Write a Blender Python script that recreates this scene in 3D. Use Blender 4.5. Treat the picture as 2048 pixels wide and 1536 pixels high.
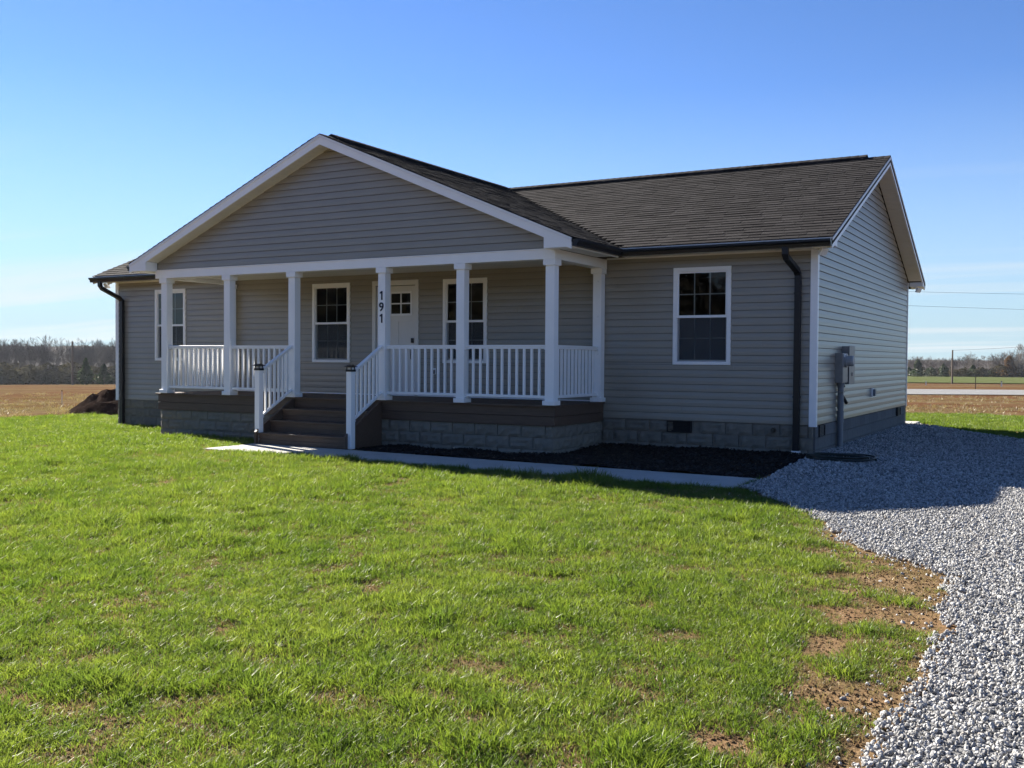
import bpy, bmesh, math, random
import numpy as np
from mathutils import Vector, Matrix, noise
random.seed(7); rng = np.random.default_rng(7)
R = math.radians
for o in list(bpy.data.objects): bpy.data.objects.remove(o)
scene = bpy.context.scene
col = scene.collection

# ------------------------------------------------------------------ camera, sky, sun, exposure
CAM = Vector((3.411, -14.664, 0.923))
yaw, pitch, roll = 0.5229, -0.0242, 0.0068
fw = Vector((-math.sin(yaw)*math.cos(pitch), math.cos(yaw)*math.cos(pitch), math.sin(pitch)))
rt = fw.cross(Vector((0, 0, 1))).normalized(); up = rt.cross(fw)
r2 = rt*math.cos(roll)+up*math.sin(roll); u2 = -rt*math.sin(roll)+up*math.cos(roll)
cd = bpy.data.cameras.new('camera'); cam = bpy.data.objects.new('camera', cd); col.objects.link(cam)
m = Matrix.Identity(4)
for i in range(3):
    m[i][0] = r2[i]; m[i][1] = u2[i]; m[i][2] = -fw[i]; m[i][3] = CAM[i]
cam.matrix_world = m
cd.sensor_fit = 'HORIZONTAL'; cd.sensor_width = 36; cd.lens = 36*1999.0/2048
cd.clip_start = 0.05; cd.clip_end = 6000
scene.camera = cam

SUN_TO = Vector((-1.77, 0.615, 1.0)).normalized()
EL = math.asin(SUN_TO.z); AZ = math.atan2(SUN_TO.x, SUN_TO.y)
w = bpy.data.worlds.new('World'); scene.world = w; w.use_nodes = True
wt = w.node_tree; wt.nodes.clear()
def wn(t, **k):
    n = wt.nodes.new(t)
    for a, b in k.items(): setattr(n, a, b)
    return n
sky = wn('ShaderNodeTexSky', sky_type='NISHITA', sun_disc=False, sun_elevation=EL, sun_rotation=AZ % (2*math.pi),
         altitude=1200, air_density=.75, dust_density=0.02, ozone_density=3.0)
tc = wn('ShaderNodeTexCoord'); sep = wn('ShaderNodeSeparateXYZ'); wt.links.new(tc.outputs['Generated'], sep.inputs[0])
def wm(op, a, b=None, c=None):
    n = wn('ShaderNodeMath', operation=op)
    for i, v in enumerate((a, b, c)):
        if v is None: continue
        if isinstance(v, (int, float)): n.inputs[i].default_value = v
        else: wt.links.new(v, n.inputs[i])
    return n.outputs[0]
# thin cirrus: noise on the plane of the cloud layer, seen in every direction, fading out overhead
zc = wm('ADD', wm('MAXIMUM', sep.outputs[2], 0.0), 0.06)
cx_ = wm('DIVIDE', sep.outputs[0], zc); cy_ = wm('DIVIDE', sep.outputs[1], zc)
comb = wn('ShaderNodeCombineXYZ'); wt.links.new(cx_, comb.inputs[0]); wt.links.new(cy_, comb.inputs[1])
mp = wn('ShaderNodeMapping'); mp.inputs['Rotation'].default_value = (0, 0, R(145)); mp.inputs['Scale'].default_value = (0.16, 0.75, 1)
mp.inputs['Location'].default_value = (17, 1, 0)
wt.links.new(comb.outputs[0], mp.inputs[0])
nz = wn('ShaderNodeTexNoise'); nz.inputs['Scale'].default_value = 1.0; nz.inputs['Detail'].default_value = 7; nz.inputs['Roughness'].default_value = .55
nz.inputs['Distortion'].default_value = .5
wt.links.new(mp.outputs[0], nz.inputs[0])
mr = wn('ShaderNodeMapRange'); mr.inputs[1].default_value = .50; mr.inputs[2].default_value = .66
wt.links.new(nz.outputs[0], mr.inputs[0])
fade = wn('ShaderNodeMapRange'); fade.inputs[1].default_value = .20; fade.inputs[2].default_value = .06
wt.links.new(sep.outputs[2], fade.inputs[0])
veil = wn('ShaderNodeMapRange'); veil.inputs[1].default_value = .26; veil.inputs[2].default_value = .03; veil.inputs[4].default_value = .92
wt.links.new(sep.outputs[2], veil.inputs[0])
cl = wm('MULTIPLY', wm('MULTIPLY', mr.outputs[0], fade.outputs[0]), .7)
hsv = wn('ShaderNodeHueSaturation'); hsv.inputs['Saturation'].default_value = 1.13; hsv.inputs['Hue'].default_value = .508; wt.links.new(sky.outputs[0], hsv.inputs['Color'])
bw = wn('ShaderNodeRGBToBW'); wt.links.new(sky.outputs[0], bw.inputs[0])
def layer(fac, under, mul, add, tint):
    mx_ = wn('ShaderNodeMixRGB'); wt.links.new(fac, mx_.inputs[0]); wt.links.new(under, mx_.inputs[1]); cb_ = wn('ShaderNodeCombineXYZ')
    v_ = wm('ADD', wm('MULTIPLY', bw.outputs[0], mul), add)
    for i, k in enumerate(tint): wt.links.new(wm('MULTIPLY', v_, k), cb_.inputs[i])
    wt.links.new(cb_.outputs[0], mx_.inputs[2]); return mx_.outputs[0]
skyc = layer(wm('POWER', veil.outputs[0], 1.25), hsv.outputs[0], .0, 3.55, (.72, 1.0, 1.16))
skyc = layer(cl, skyc, .0, 4.6, (.93, 1.0, 1.04))
bg = wn('ShaderNodeBackground'); bg.inputs[1].default_value = 0.050
wt.links.new(skyc, bg.inputs[0])
wo = wn('ShaderNodeOutputWorld'); wt.links.new(bg.outputs[0], wo.inputs[0])

sd = bpy.data.lights.new('sun', 'SUN'); sun = bpy.data.objects.new('sun', sd); col.objects.link(sun)
sd.energy = 5.0; sd.angle = R(0.53); sd.color = (1.0, 0.93, 0.82)
sun.rotation_euler = SUN_TO.to_track_quat('Z', 'Y').to_euler(); sun.location = (-20, 10, 20)
vs = scene.view_settings
scene.display_settings.display_device = 'sRGB'
vs.view_transform = 'Standard'; vs.look = 'None'; vs.gamma = 1; vs.use_curve_mapping = False; vs.exposure = 1.95
scene.render.engine = 'CYCLES'
cy = scene.cycles
cy.use_denoising = True
try: cy.denoiser = 'OPENIMAGEDENOISE'; cy.denoising_prefilter = 'ACCURATE'; cy.denoising_input_passes = 'RGB_ALBEDO_NORMAL'
except Exception: pass
cy.max_bounces = 6; cy.diffuse_bounces = 3; cy.glossy_bounces = 3; cy.transparent_max_bounces = 12; cy.transmission_bounces = 4
cy.caustics_reflective = False; cy.caustics_refractive = False; cy.sample_clamp_indirect = 6

# ------------------------------------------------------------------ materials
class NT:
    def __init__(s, name):
        s.m = bpy.data.materials.new(name); s.m.use_nodes = True; s.t = s.m.node_tree; s.t.nodes.clear()
        s.out = s.n('ShaderNodeOutputMaterial')
    def n(s, t, **k):
        x = s.t.nodes.new(t)
        for a, b in k.items(): setattr(x, a, b)
        return x
    def l(s, a, b): s.t.links.new(a, b)
    def noise(s, scale, detail=4, rough=.55, coord='Object', stretch=None):
        c = s.n('ShaderNodeTexCoord'); v = c.outputs[coord]
        if stretch:
            mp = s.n('ShaderNodeMapping'); mp.inputs['Scale'].default_value = stretch; s.l(v, mp.inputs[0]); v = mp.outputs[0]
        x = s.n('ShaderNodeTexNoise'); x.inputs['Scale'].default_value = scale; x.inputs['Detail'].default_value = detail; x.inputs['Roughness'].default_value = rough
        s.l(v, x.inputs['Vector']); return x.outputs[0]
    def ramp(s, fac, stops):
        r = s.n('ShaderNodeValToRGB'); e = r.color_ramp.elements
        while len(e) < len(stops): e.new(.5)
        for i, (p, c) in enumerate(stops): e[i].position = p; e[i].color = (*c, 1)
        s.l(fac, r.inputs[0]); return r.outputs[0]
    def mix(s, fac, a, b, mode='MIX'):
        x = s.n('ShaderNodeMixRGB', blend_type=mode)
        for i, v in enumerate((fac, a, b)):
            if isinstance(v, (int, float)): x.inputs[i].default_value = v
            elif isinstance(v, tuple): x.inputs[i].default_value = (*v, 1)
            else: s.l(v, x.inputs[i])
        return x.outputs[0]
    def bump(s, h, strength=.3, dist=.01):
        b = s.n('ShaderNodeBump'); b.inputs['Strength'].default_value = strength; b.inputs['Distance'].default_value = dist
        s.l(h, b.inputs['Height']); return b.outputs[0]
    def principled(s, color, rough=.6, metal=0, spec=.4, normal=None):
        p = s.n('ShaderNodeBsdfPrincipled')
        if isinstance(color, tuple): p.inputs['Base Color'].default_value = (*color, 1)
        else: s.l(color, p.inputs['Base Color'])
        if isinstance(rough, (int, float)): p.inputs['Roughness'].default_value = rough
        else: s.l(rough, p.inputs['Roughness'])
        p.inputs['Metallic'].default_value = metal; p.inputs['Specular IOR Level'].default_value = spec
        if normal is not None: s.l(normal, p.inputs['Normal'])
        s.l(p.outputs[0], s.out.inputs[0]); return p
M = {}
def simple(key, c, rough=.5, metal=0, var=.06, scale=3, bump=.0, bscale=60, spec=.4, stretch=None):
    t = NT(key); lo = tuple(max(0, x*(1-var)) for x in c); hi = tuple(min(1, x*(1+var)) for x in c)
    colr = t.ramp(t.noise(scale, stretch=stretch), [(.3, lo), (.7, hi)])
    nrm = t.bump(t.noise(bscale, 3, stretch=stretch), bump, .005) if bump else None
    t.principled(colr, rough, metal, spec, nrm); M[key] = t.m; return t.m
simple('white', (.90, .90, .89), .36, var=.03, scale=2, bump=.04, bscale=30)
simple('white_trim', (.82, .82, .815), .42, var=.04, scale=4)
simple('soffit', (.74, .73, .69), .5, var=.04)
simple('black_metal', (.012, .013, .016), .32, var=.15)
simple('gutter', (.010, .011, .014), .38, var=.2)
simple('door_white', (.70, .69, .66), .45, var=.02)
simple('deck', (.098, .062, .042), .55, var=.22, scale=5, bump=.25, bscale=40, stretch=(.6, 12, 12))
simple('deck_dark', (.055, .036, .027), .58, var=.2, scale=5, bump=.2, bscale=40, stretch=(.6, 12, 12))
simple('galv', (.24, .25, .26), .45, .6, var=.10, scale=8)
simple('pvc', (.16, .18, .20), .45, var=.05)
simple('glassy_grey', (.35, .37, .38), .15, var=.05)
simple('rubber', (.012, .020, .016), .45, var=.2)
simple('navy', (.010, .014, .03), .4, var=.05)
simple('interior', (.16, .15, .14), .8, var=.05)
simple('curtain', (.5, .5, .48), .9, var=.1)
simple('vent', (.012, .013, .015), .6, var=.2)
simple('wood_pole', (.13, .10, .075), .9, var=.25, scale=2, bump=.3, stretch=(8, 8, .4))
simple('bark', (.10, .085, .075), .95, var=.25, scale=1)
simple('wire', (.02, .02, .022), .6)
simple('stake', (.75, .74, .70), .8)
simple('mortar', (.20, .184, .152), .95, var=.12, scale=6, bump=.4, bscale=120)
simple('brass', (.09, .075, .055), .5, .5)

t = NT('siding')          # vinyl, faint embossed grain along the board
c_ = t.ramp(t.noise(1.6), [(.3, (.272, .248, .200)), (.7, (.296, .270, .220))])
t.principled(c_, .32, 0, .6, t.bump(t.noise(14, 4, coord='Object', stretch=(.7, 1, 18)), .08, .003)); M['siding'] = t.m

def block_mat(key, lo, hi, bs):
    t = NT(key); oi = t.n('ShaderNodeObjectInfo')
    c1 = t.ramp(t.noise(9, 6, .7), [(.25, lo), (.75, hi)])
    k = t.n('ShaderNodeMapRange'); k.inputs[3].default_value = .90; k.inputs[4].default_value = 1.08; t.l(oi.outputs['Random'], k.inputs[0])
    hs = t.n('ShaderNodeHueSaturation'); t.l(c1, hs.inputs['Color']); t.l(k.outputs[0], hs.inputs['Value'])
    t.principled(hs.outputs[0], .95, 0, .2, t.bump(t.noise(bs, 6, .7), .6, .006)); M[key] = t.m
block_mat('split_block', (.17, .155, .126), (.235, .215, .177), 70)
block_mat('plain_block', (.12, .12, .118), (.17, .17, .166), 160)

def shingle_mat(key, src):
    t = NT(key)
    if src == 'obj': f = t.n('ShaderNodeObjectInfo').outputs['Random']
    else: f = t.n('ShaderNodeAttribute', attribute_name='tint').outputs['Fac']
    base = t.ramp(f, [(0, (.023, .0217, .0222)), (.45, (.030, .0283, .0286)), (.8, (.039, .0368, .037)), (1, (.027, .0254, .0262))])
    g = t.ramp(t.noise(260, 3, .8), [(.3, (.62, .62, .62)), (.7, (1.35, 1.35, 1.35))])
    t.principled(t.mix(1, base, g, 'MULTIPLY'), 1, 0, .03, t.bump(t.noise(300, 2), .5, .002)); M[key] = t.m
shingle_mat('shingle', 'obj'); shingle_mat('shingle_far', 'attr')

t = NT('concrete')
c_ = t.ramp(t.noise(2.2, 7, .65), [(.3, (.34, .325, .29)), (.7, (.42, .405, .37))])
t.principled(c_, .85, 0, .3, t.bump(t.noise(60, 5), .18, .004)); M['concrete'] = t.m

t = NT('soil')            # bare red-brown soil and straw between the grass
n1 = t.noise(1.1, 6, .6); n2 = t.noise(26, 5, .7); n3 = t.noise(7, 5, .7)
c1 = t.ramp(n3, [(.3, (.120, .070, .036)), (.55, (.21, .128, .070)), (.75, (.29, .19, .112))])
c2 = t.ramp(n2, [(.35, (.07, .052, .026)), (.65, (.23, .18, .105))])
t.principled(t.mix(t.ramp(n1, [(.4, (.15,)*3), (.6, (.5,)*3)]), c1, c2), 1, 0, 0, t.bump(n2, .7, .02)); M['soil'] = t.m

t = NT('field')           # dry ploughed field: straw, red earth, a little green
n1 = t.noise(.09, 5, .6); n2 = t.noise(1.3, 6, .75); n3 = t.noise(.035, 4, .55, stretch=(1, 1, 1)); n4 = t.noise(5.5, 4, .8)
c1 = t.ramp(n2, [(.3, (.050, .024, .013)), (.5, (.098, .050, .028)), (.72, (.150, .086, .048))])
c2 = t.ramp(n2, [(.3, (.075, .055, .027)), (.7, (.175, .128, .072))])
c3 = t.mix(t.ramp(n1, [(.42, (0,)*3), (.62, (1,)*3)]), c1, c2)
c3 = t.mix(t.ramp(n3, [(.55, (0,)*3), (.75, (.45,)*3)]), c3, (.13, .16, .05))
c3 = t.mix(.6, c3, t.ramp(n4, [(.35, (.5,)*3), (.65, (1.3,)*3)]), 'MULTIPLY')
t.principled(c3, 1, 0, 0, t.bump(n2, .5, .06)); M['field'] = t.m

t = NT('green_field')
n2 = t.noise(.4, 6, .7); c1 = t.ramp(n2, [(.3, (.055, .072, .025)), (.7, (.105, .115, .05))])
t.principled(c1, 1, 0, 0, t.bump(t.noise(2, 4), .5, .1)); M['green_field'] = t.m

t = NT('gravel_far')
c1 = t.ramp(t.noise(38, 4, .8), [(.3, (.11, .111, .112)), (.5, (.19, .19, .187)), (.7, (.28, .278, .272))])
t.principled(c1, .9, 0, .3, t.bump(t.noise(38, 3), 1, .03)); M['gravel_far'] = t.m
t = NT('gravel_bed')
c1 = t.ramp(t.noise(45, 4, .8), [(.35, (.06, .062, .066)), (.65, (.20, .20, .20))])
t.principled(c1, .95, 0, .2, t.bump(t.noise(45, 3), 1, .02)); M['gravel_bed'] = t.m
t = NT('stone')
oi = t.n('ShaderNodeObjectInfo')
base = t.ramp(oi.outputs['Random'], [(0, (.14, .14, .14)), (.3, (.26, .259, .254)), (.65, (.37, .366, .356)), (.92, (.50, .495, .48)), (1, (.24, .21, .18))])
t.principled(t.mix(.5, base, t.ramp(t.noise(60, 3), [(.3, (.7,)*3), (.7, (1.2,)*3)]), 'MULTIPLY'), .8, 0, .35); M['stone'] = t.m
t = NT('mulch')
oi = t.n('ShaderNodeObjectInfo')
base = t.ramp(oi.outputs['Random'], [(0, (.010, .008, .007)), (.7, (.022, .017, .014)), (1, (.045, .033, .025))])
t.principled(base, .9, 0, .2); M['mulch'] = t.m
simple('mulch_bed', (.016, .013, .011), .98, var=.4, scale=30, bump=1, bscale=60)
t = NT('mound')
n2 = t.noise(3.2, 7, .7); c1 = t.ramp(n2, [(.3, (.016, .012, .010)), (.55, (.033, .024, .020)), (.75, (.06, .045, .037))])
t.principled(c1, 1, 0, 0, t.bump(t.noise(9, 6, .7), 1, .05)); M['mound'] = t.m

def leafy(key, lo, hi, tr, gloss=.05, mixf=.5, trs=1.5):
    t = NT(key); oi = t.n('ShaderNodeObjectInfo')
    c = t.ramp(oi.outputs['Random'], [(0, lo), (1, hi)])
    if key == 'grass':
        ps_ = t.n('ShaderNodeNewGeometry').outputs['Position']
        for sc_, a_, b_ in ((.55, (.86, .92, .8), (1.12, 1.08, 1.15)), (4.5, (.72, .80, .8), (1.22, 1.16, 1.1))):
            q_ = t.n('ShaderNodeTexNoise'); q_.inputs['Scale'].default_value = sc_; q_.inputs['Detail'].default_value = 3; t.l(ps_, q_.inputs['Vector'])
            c = t.mix(1, c, t.ramp(q_.outputs[0], [(.35, a_), (.65, b_)]), 'MULTIPLY')
    d = t.n('ShaderNodeBsdfDiffuse'); t.l(c, d.inputs[0])
    tl = t.n('ShaderNodeBsdfTranslucent'); t.l(t.mix(1, c, (trs, trs, trs*.7), 'MULTIPLY'), tl.inputs[0])
    mx = t.n('ShaderNodeMixShader'); mx.inputs[0].default_value = mixf; t.l(d.outputs[0], mx.inputs[1]); t.l(tl.outputs[0], mx.inputs[2])
    g = t.n('ShaderNodeBsdfGlossy'); g.inputs['Roughness'].default_value = .42; g.inputs[0].default_value = (1, 1, .95, 1)
    m2 = t.n('ShaderNodeMixShader'); m2.inputs[0].default_value = gloss; t.l(mx.outputs[0], m2.inputs[1]); t.l(g.outputs[0], m2.inputs[2])
    t.l(m2.outputs[0], t.out.inputs[0]); M[key] = t.m
leafy('grass', (.059, .095, .013), (.112, .150, .026), None, .022, .5, 1.8)
leafy('dry_grass', (.17, .13, .065), (.25, .20, .11), None, .03, .4, 1.1)
leafy('cedar', (.018, .030, .014), (.035, .052, .022), None, .02, .3, 1.2)
leafy('oak_leaf', (.10, .055, .03), (.15, .09, .05), None, .02, .4, 1.2)
leafy('brush', (.055, .048, .036), (.10, .088, .066), None, .0, .3, 1.0)

t = NT('hill'); n2 = t.noise(.06, 6, .7)
t.principled(t.ramp(n2, [(.3, (.060, .055, .056)), (.7, (.115, .10, .092))]), 1, 0, .05, t.bump(t.noise(.25, 5, .8), 1, 4)); M['hill'] = t.m

t = NT('glass')
fr = t.n('ShaderNodeFresnel'); fr.inputs[0].default_value = 1.55
gl = t.n('ShaderNodeBsdfGlossy'); gl.inputs['Roughness'].default_value = .0; gl.inputs[0].default_value = (.9, .95, 1, 1)
tr = t.n('ShaderNodeBsdfTransparent'); tr.inputs[0].default_value = (.62, .66, .66, 1)
mx = t.n('ShaderNodeMixShader'); t.l(fr.outputs[0], mx.inputs[0]); t.l(tr.outputs[0], mx.inputs[1]); t.l(gl.outputs[0], mx.inputs[2]); t.l(mx.outputs[0], t.out.inputs[0]); M['glass'] = t.m
t = NT('screen')
df = t.n('ShaderNodeBsdfDiffuse'); df.inputs[0].default_value = (.11, .12, .13, 1)
tr = t.n('ShaderNodeBsdfTransparent'); mx = t.n('ShaderNodeMixShader'); mx.inputs[0].default_value = .5
t.l(tr.outputs[0], mx.inputs[1]); t.l(df.outputs[0], mx.inputs[2]); t.l(mx.outputs[0], t.out.inputs[0]); M['screen'] = t.m
t = NT('lens'); p_ = t.principled((.75, .76, .74), .2); M['lens'] = t.m

# ------------------------------------------------------------------ mesh helpers
class MB:
    def __init__(s): s.v = []; s.f = []
    def add(s, vs, fs):
        b = len(s.v); s.v += [tuple(q) for q in vs]; s.f += [tuple(i+b for i in f) for f in fs]; return s
    def quad(s, a, b, c, d): return s.add([a, b, c, d], [(0, 1, 2, 3)])
    def box(s, x0, x1, y0, y1, z0, z1):
        return s.add([(x0, y0, z0), (x1, y0, z0), (x1, y1, z0), (x0, y1, z0), (x0, y0, z1), (x1, y0, z1), (x1, y1, z1), (x0, y1, z1)],
                     [(0, 3, 2, 1), (4, 5, 6, 7), (0, 1, 5, 4), (1, 2, 6, 5), (2, 3, 7, 6), (3, 0, 4, 7)])
    def hexa(s, p): # 8 points, box order
        return s.add(p, [(0, 3, 2, 1), (4, 5, 6, 7), (0, 1, 5, 4), (1, 2, 6, 5), (2, 3, 7, 6), (3, 0, 4, 7)])
    def prism(s, prof, ext): # profile polygon (list of 3-vectors), extruded by vector
        n = len(prof); e = Vector(ext); a = [Vector(q) for q in prof]; b = [q+e for q in a]
        fs = [tuple(range(n-1, -1, -1)), tuple(range(n, 2*n))]+[(i, (i+1) % n, n+(i+1) % n, n+i) for i in range(n)]
        return s.add(a+b, fs)
    def tube(s, pts, rad, n=8, caps=True):
        pts = [Vector(q) for q in pts]; rads = rad if isinstance(rad, (list, tuple)) else [rad]*len(pts)
        rings = []; prev = None
        for i, q in enumerate(pts):
            d = (pts[min(i+1, len(pts)-1)]-pts[max(i-1, 0)]).normalized()
            a = (prev - d*prev.dot(d)).normalized() if prev is not None and (prev-d*prev.dot(d)).length > 1e-4 else d.orthogonal().normalized()
            prev = a; b = d.cross(a)
            rings.append([q+(a*math.cos(2*math.pi*k/n)+b*math.sin(2*math.pi*k/n))*rads[i] for k in range(n)])
        vs = [p for r_ in rings for p in r_]; fs = []
        for i in range(len(pts)-1):
            for k in range(n): fs.append((i*n+k, i*n+(k+1) % n, (i+1)*n+(k+1) % n, (i+1)*n+k))
        if caps: fs.append(tuple(range(n-1, -1, -1))); fs.append(tuple((len(pts)-1)*n+k for k in range(n)))
        return s.add(vs, fs)
    def rtube(s, pts, wx, wy): # rectangular pipe, cross-section wx along X and wy across, path in a plane
        pts = [Vector(q) for q in pts]; rings = []
        for i, q in enumerate(pts):
            d = (pts[min(i+1, len(pts)-1)]-pts[max(i-1, 0)]).normalized()
            a = Vector((1, 0, 0)); a = (a-d*a.dot(d)); a = a.normalized() if a.length > .2 else Vector((0, 0, 1))
            b = d.cross(a).normalized()
            rings.append([q+a*wx/2*i1+b*wy/2*j1 for i1, j1 in ((-1, -1), (1, -1), (1, 1), (-1, 1))])
        vs = [p for r_ in rings for p in r_]; fs = [(3, 2, 1, 0), tuple((len(pts)-1)*4+k for k in range(4))]
        for i in range(len(pts)-1):
            for k in range(4): fs.append((i*4+k, i*4+(k+1) % 4, (i+1)*4+(k+1) % 4, (i+1)*4+k))
        return s.add(vs, fs)
    def mesh(s, name, mat, smooth=False):
        me = bpy.data.meshes.new(name); me.from_pydata(s.v, [], s.f); me.validate(); me.update()
        if mat: me.materials.append(M[mat] if isinstance(mat, str) else mat)
        if smooth: me.polygons.foreach_set('use_smooth', [True]*len(me.polygons))
        return me
    def build(s, name, mat, parent=None, bevel=0, smooth=False):
        me = s.mesh(name, mat, smooth)
        if bevel:
            bm = bmesh.new(); bm.from_mesh(me); bmesh.ops.bevel(bm, geom=bm.edges[:], offset=bevel, segments=1, affect='EDGES', clamp_overlap=True)
            bm.to_mesh(me); bm.free()
        return link(name, me, parent)
ROOT_INV = {}
def link(name, me, parent=None):
    o = bpy.data.objects.new(name, me); col.objects.link(o)
    if parent is not None:
        o.parent = parent
        if parent.name in ROOT_INV: o.matrix_parent_inverse = ROOT_INV[parent.name]
    return o
def tag(o, label=None, cat=None, group=None, kind=None):
    if label: o['label'] = label
    if cat: o['category'] = cat
    if group: o['group'] = group
    if kind: o['kind'] = kind
    return o
def empty(name, loc):
    o = bpy.data.objects.new(name, None); col.objects.link(o); o.location = loc; o.empty_display_size = .3
    ROOT_INV[o.name] = Matrix.Translation(-Vector(loc)); return o

# ------------------------------------------------------------------ terrain
def sm(a, b, x):
    t_ = np.clip((x-a)/(b-a), 0, 1); return t_*t_*(3-2*t_)
PL = ([0, 28, 120, 251, 348, 700, 5000], [-.6, -.62, -2.6, -5.55, -7.9, -8, -8])
PR = ([0, 31, 60, 80, 100, 311, 470, 800, 5000], [-.6, -.6, -1.15, -1.5, -1.52, -5.1, -5.2, -5, -5])
def zg(x, y):
    x = np.asarray(x, float); y = np.asarray(y, float)
    near = -.500+.0025*(np.clip(x, -8, 5)+4)+.011*np.minimum(0, np.maximum(x, -22)+8)-.012*np.maximum(0, -np.maximum(y, -22)-4)
    dx = x-CAM.x; dy = y-CAM.y; d = np.hypot(dx, dy); a = np.degrees(np.arctan2(-dx, dy))
    t_ = sm(12, 44, a)
    far = np.interp(d, *PR)*(1-t_)+np.interp(d, *PL)*t_
    k = sm(24, 34, d)
    und = .05*np.sin(x*.31+1)*np.sin(y*.23)*sm(3, 6, d)*0.25
    return near*(1-k)+far*k+und
def Z(x, y): return float(zg(x, y))

def sheet(name, P, mat, lift, step=None):
    """flat polygon P triangulated over a grid that follows the terrain"""
    bm = bmesh.new()
    xs = [p[0] for p in P]; ys = [p[1] for p in P]
    f = bm.faces.new([bm.verts.new((x, y, 0)) for x, y in P])
    if step:
        for ax, lo, hi in ((0, min(xs), max(xs)), (1, min(ys), max(ys))):
            v = math.floor(lo/step)*step+step
            while v < hi:
                co = [0, 0, 0]; co[ax] = v; no = [0, 0, 0]; no[ax] = 1
                bmesh.ops.bisect_plane(bm, geom=bm.verts[:]+bm.edges[:]+bm.faces[:], plane_co=co, plane_no=no); v += step
    bmesh.ops.triangulate(bm, faces=bm.faces[:])
    for v in bm.verts: v.co.z = Z(v.co.x, v.co.y)+(lift(v.co.x, v.co.y) if callable(lift) else lift)
    bmesh.ops.recalc_face_normals(bm, faces=bm.faces[:])
    me = bpy.data.meshes.new(name); bm.to_mesh(me); bm.free(); me.materials.append(M[mat])
    if len(me.polygons) and me.polygons[0].normal.z < 0: me.flip_normals()
    return link(name, me)

# ground: polar grid round the camera, fine near, coarse far
radii = [0, 2, 4, 6, 8, 10, 12, 14, 16, 18, 20, 22, 24, 26, 28, 30, 32, 35, 38, 42, 47, 53, 60, 68, 76, 80, 84, 90, 96, 100, 106, 115, 125, 140, 160, 180, 205, 230, 255, 280, 311, 345, 380, 420, 470, 530, 600, 700, 900, 1300, 2000, 3500]
NA = 144; gv = [(CAM.x, CAM.y, Z(CAM.x, CAM.y))]; gf = []
for r_ in radii[1:]:
    for k in range(NA):
        a = 2*math.pi*k/NA; x = CAM.x+r_*math.sin(a); y = CAM.y+r_*math.cos(a); gv.append((x, y, Z(x, y)))
for k in range(NA): gf.append((0, 1+(k+1) % NA, 1+k))
for i in range(len(radii)-2):
    for k in range(NA):
        a0 = 1+i*NA; gf.append((a0+k, a0+(k+1) % NA, a0+NA+(k+1) % NA, a0+NA+k))
me = bpy.data.meshes.new('ground'); me.from_pydata(gv, [], gf); me.update(); me.materials.append(M['field'])
if me.polygons[50].normal.z < 0: me.flip_normals()
me.polygons.foreach_set('use_smooth', [True]*len(me.polygons))
tag(link('ground', me), kind='structure')

# lawn outline (soil sheet under the grass)
def lawn_r(a):   # a in degrees to the left of +Y, from the camera
    t_ = float(sm(8, 50, a)); return 31.3*(1-t_)+27.9*t_+.5*math.sin(a*.5)+.3*math.sin(a*1.7)
LP = [(CAM.x-lawn_r(a)*math.sin(R(a)), CAM.y+lawn_r(a)*math.cos(R(a))) for a in range(-30, 80, 3)]
LP += [(CAM.x-18*math.sin(R(a)), CAM.y+18*math.cos(R(a))) for a in (100, 130, 160, 190, 220, 250, 280, 310)]
tag(sheet('lawn', LP[::-1], 'soil', .012, 2.0), kind='structure')

# gravel drive and parking pad beside the house
GE = [(-.02, -.02), (-.02, -.30), (.10, -2.75), (.08, -3.85), (.25, -4.05), (.62, -4.55), (.98, -5.05), (1.42, -5.75), (1.72, -6.45), (1.92, -6.75), (2.18, -6.95), (2.40, -7.15),
      (2.62, -7.45), (2.68, -7.85), (2.66, -8.25), (2.72, -8.85), (2.74, -9.6), (2.70, -10.4), (2.66, -10.95), (2.6, -12.2), (2.5, -14.0), (2.4, -17)]
GP = GE+[(7.5, -17), (7.5, -1.2), (5.0, 1.9), (2.55, 5.3), (.30, 8.55), (-.02, 8.55)]
GS = [(x+(.10 if i > 3 else 0), y+(.05 if i > 3 else 0)) for i, (x, y) in enumerate(GE)]+GP[len(GE):]
def gravel_h(x, y): return .028+.045*float(sm(1.8, .2, x))*float(sm(-3.5, -.5, y))
tag(sheet('gravel_drive', GS, 'gravel_bed', gravel_h, 1.0), kind='structure')
# walkway and mulch bed
SZ = -.475
mb = MB(); wk = [(-8.42, -2.60), (-8.42, -3.70), (-4.2, -3.80), (.04, -3.93), (.02, -2.86), (-4.2, -2.73), (-6.38, -2.64)]
mb.prism([(x, y, SZ-.12) for x, y in wk], (0, 0, .12))
mb.v = [(x, y, z-.02) for x, y, z in mb.v]
walk = tag(mb.build('walkway', 'mortar'), kind='structure')
js = [-8.42, -6.38, -4.2, -2.1, .03]
yin = lambda x: np.interp(x, [-8.42, -6.38, -4.2, .03], [-2.60, -2.64, -2.73, -2.86]); yout = lambda x: np.interp(x, [-8.42, -4.2, .03], [-3.70, -3.80, -3.93])
for a_, b_ in zip(js[:-1], js[1:]):
    a_ += .004; b_ -= .004
    MB().prism([(a_, yin(a_), SZ-.06), (a_, yout(a_), SZ-.06), (b_, yout(b_), SZ-.06), (b_, yin(b_), SZ-.06)], (0, 0, .06)).build('concrete_slab', 'concrete', walk, bevel=.006)
MP = [(-6.30, -1.66), (-6.30, -2.63), (-4.2, -2.72), (.01, -2.85), (-.02, -.28), (-.10, .04), (-3.40, .04), (-3.40, -1.66)]
def mulch_h(x, y): return .035+.05*float(sm(-1.0, -.1, y))+.02*math.sin(x*5)*math.sin(y*6)-.02*float(sm(-.5, .1, x))
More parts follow.
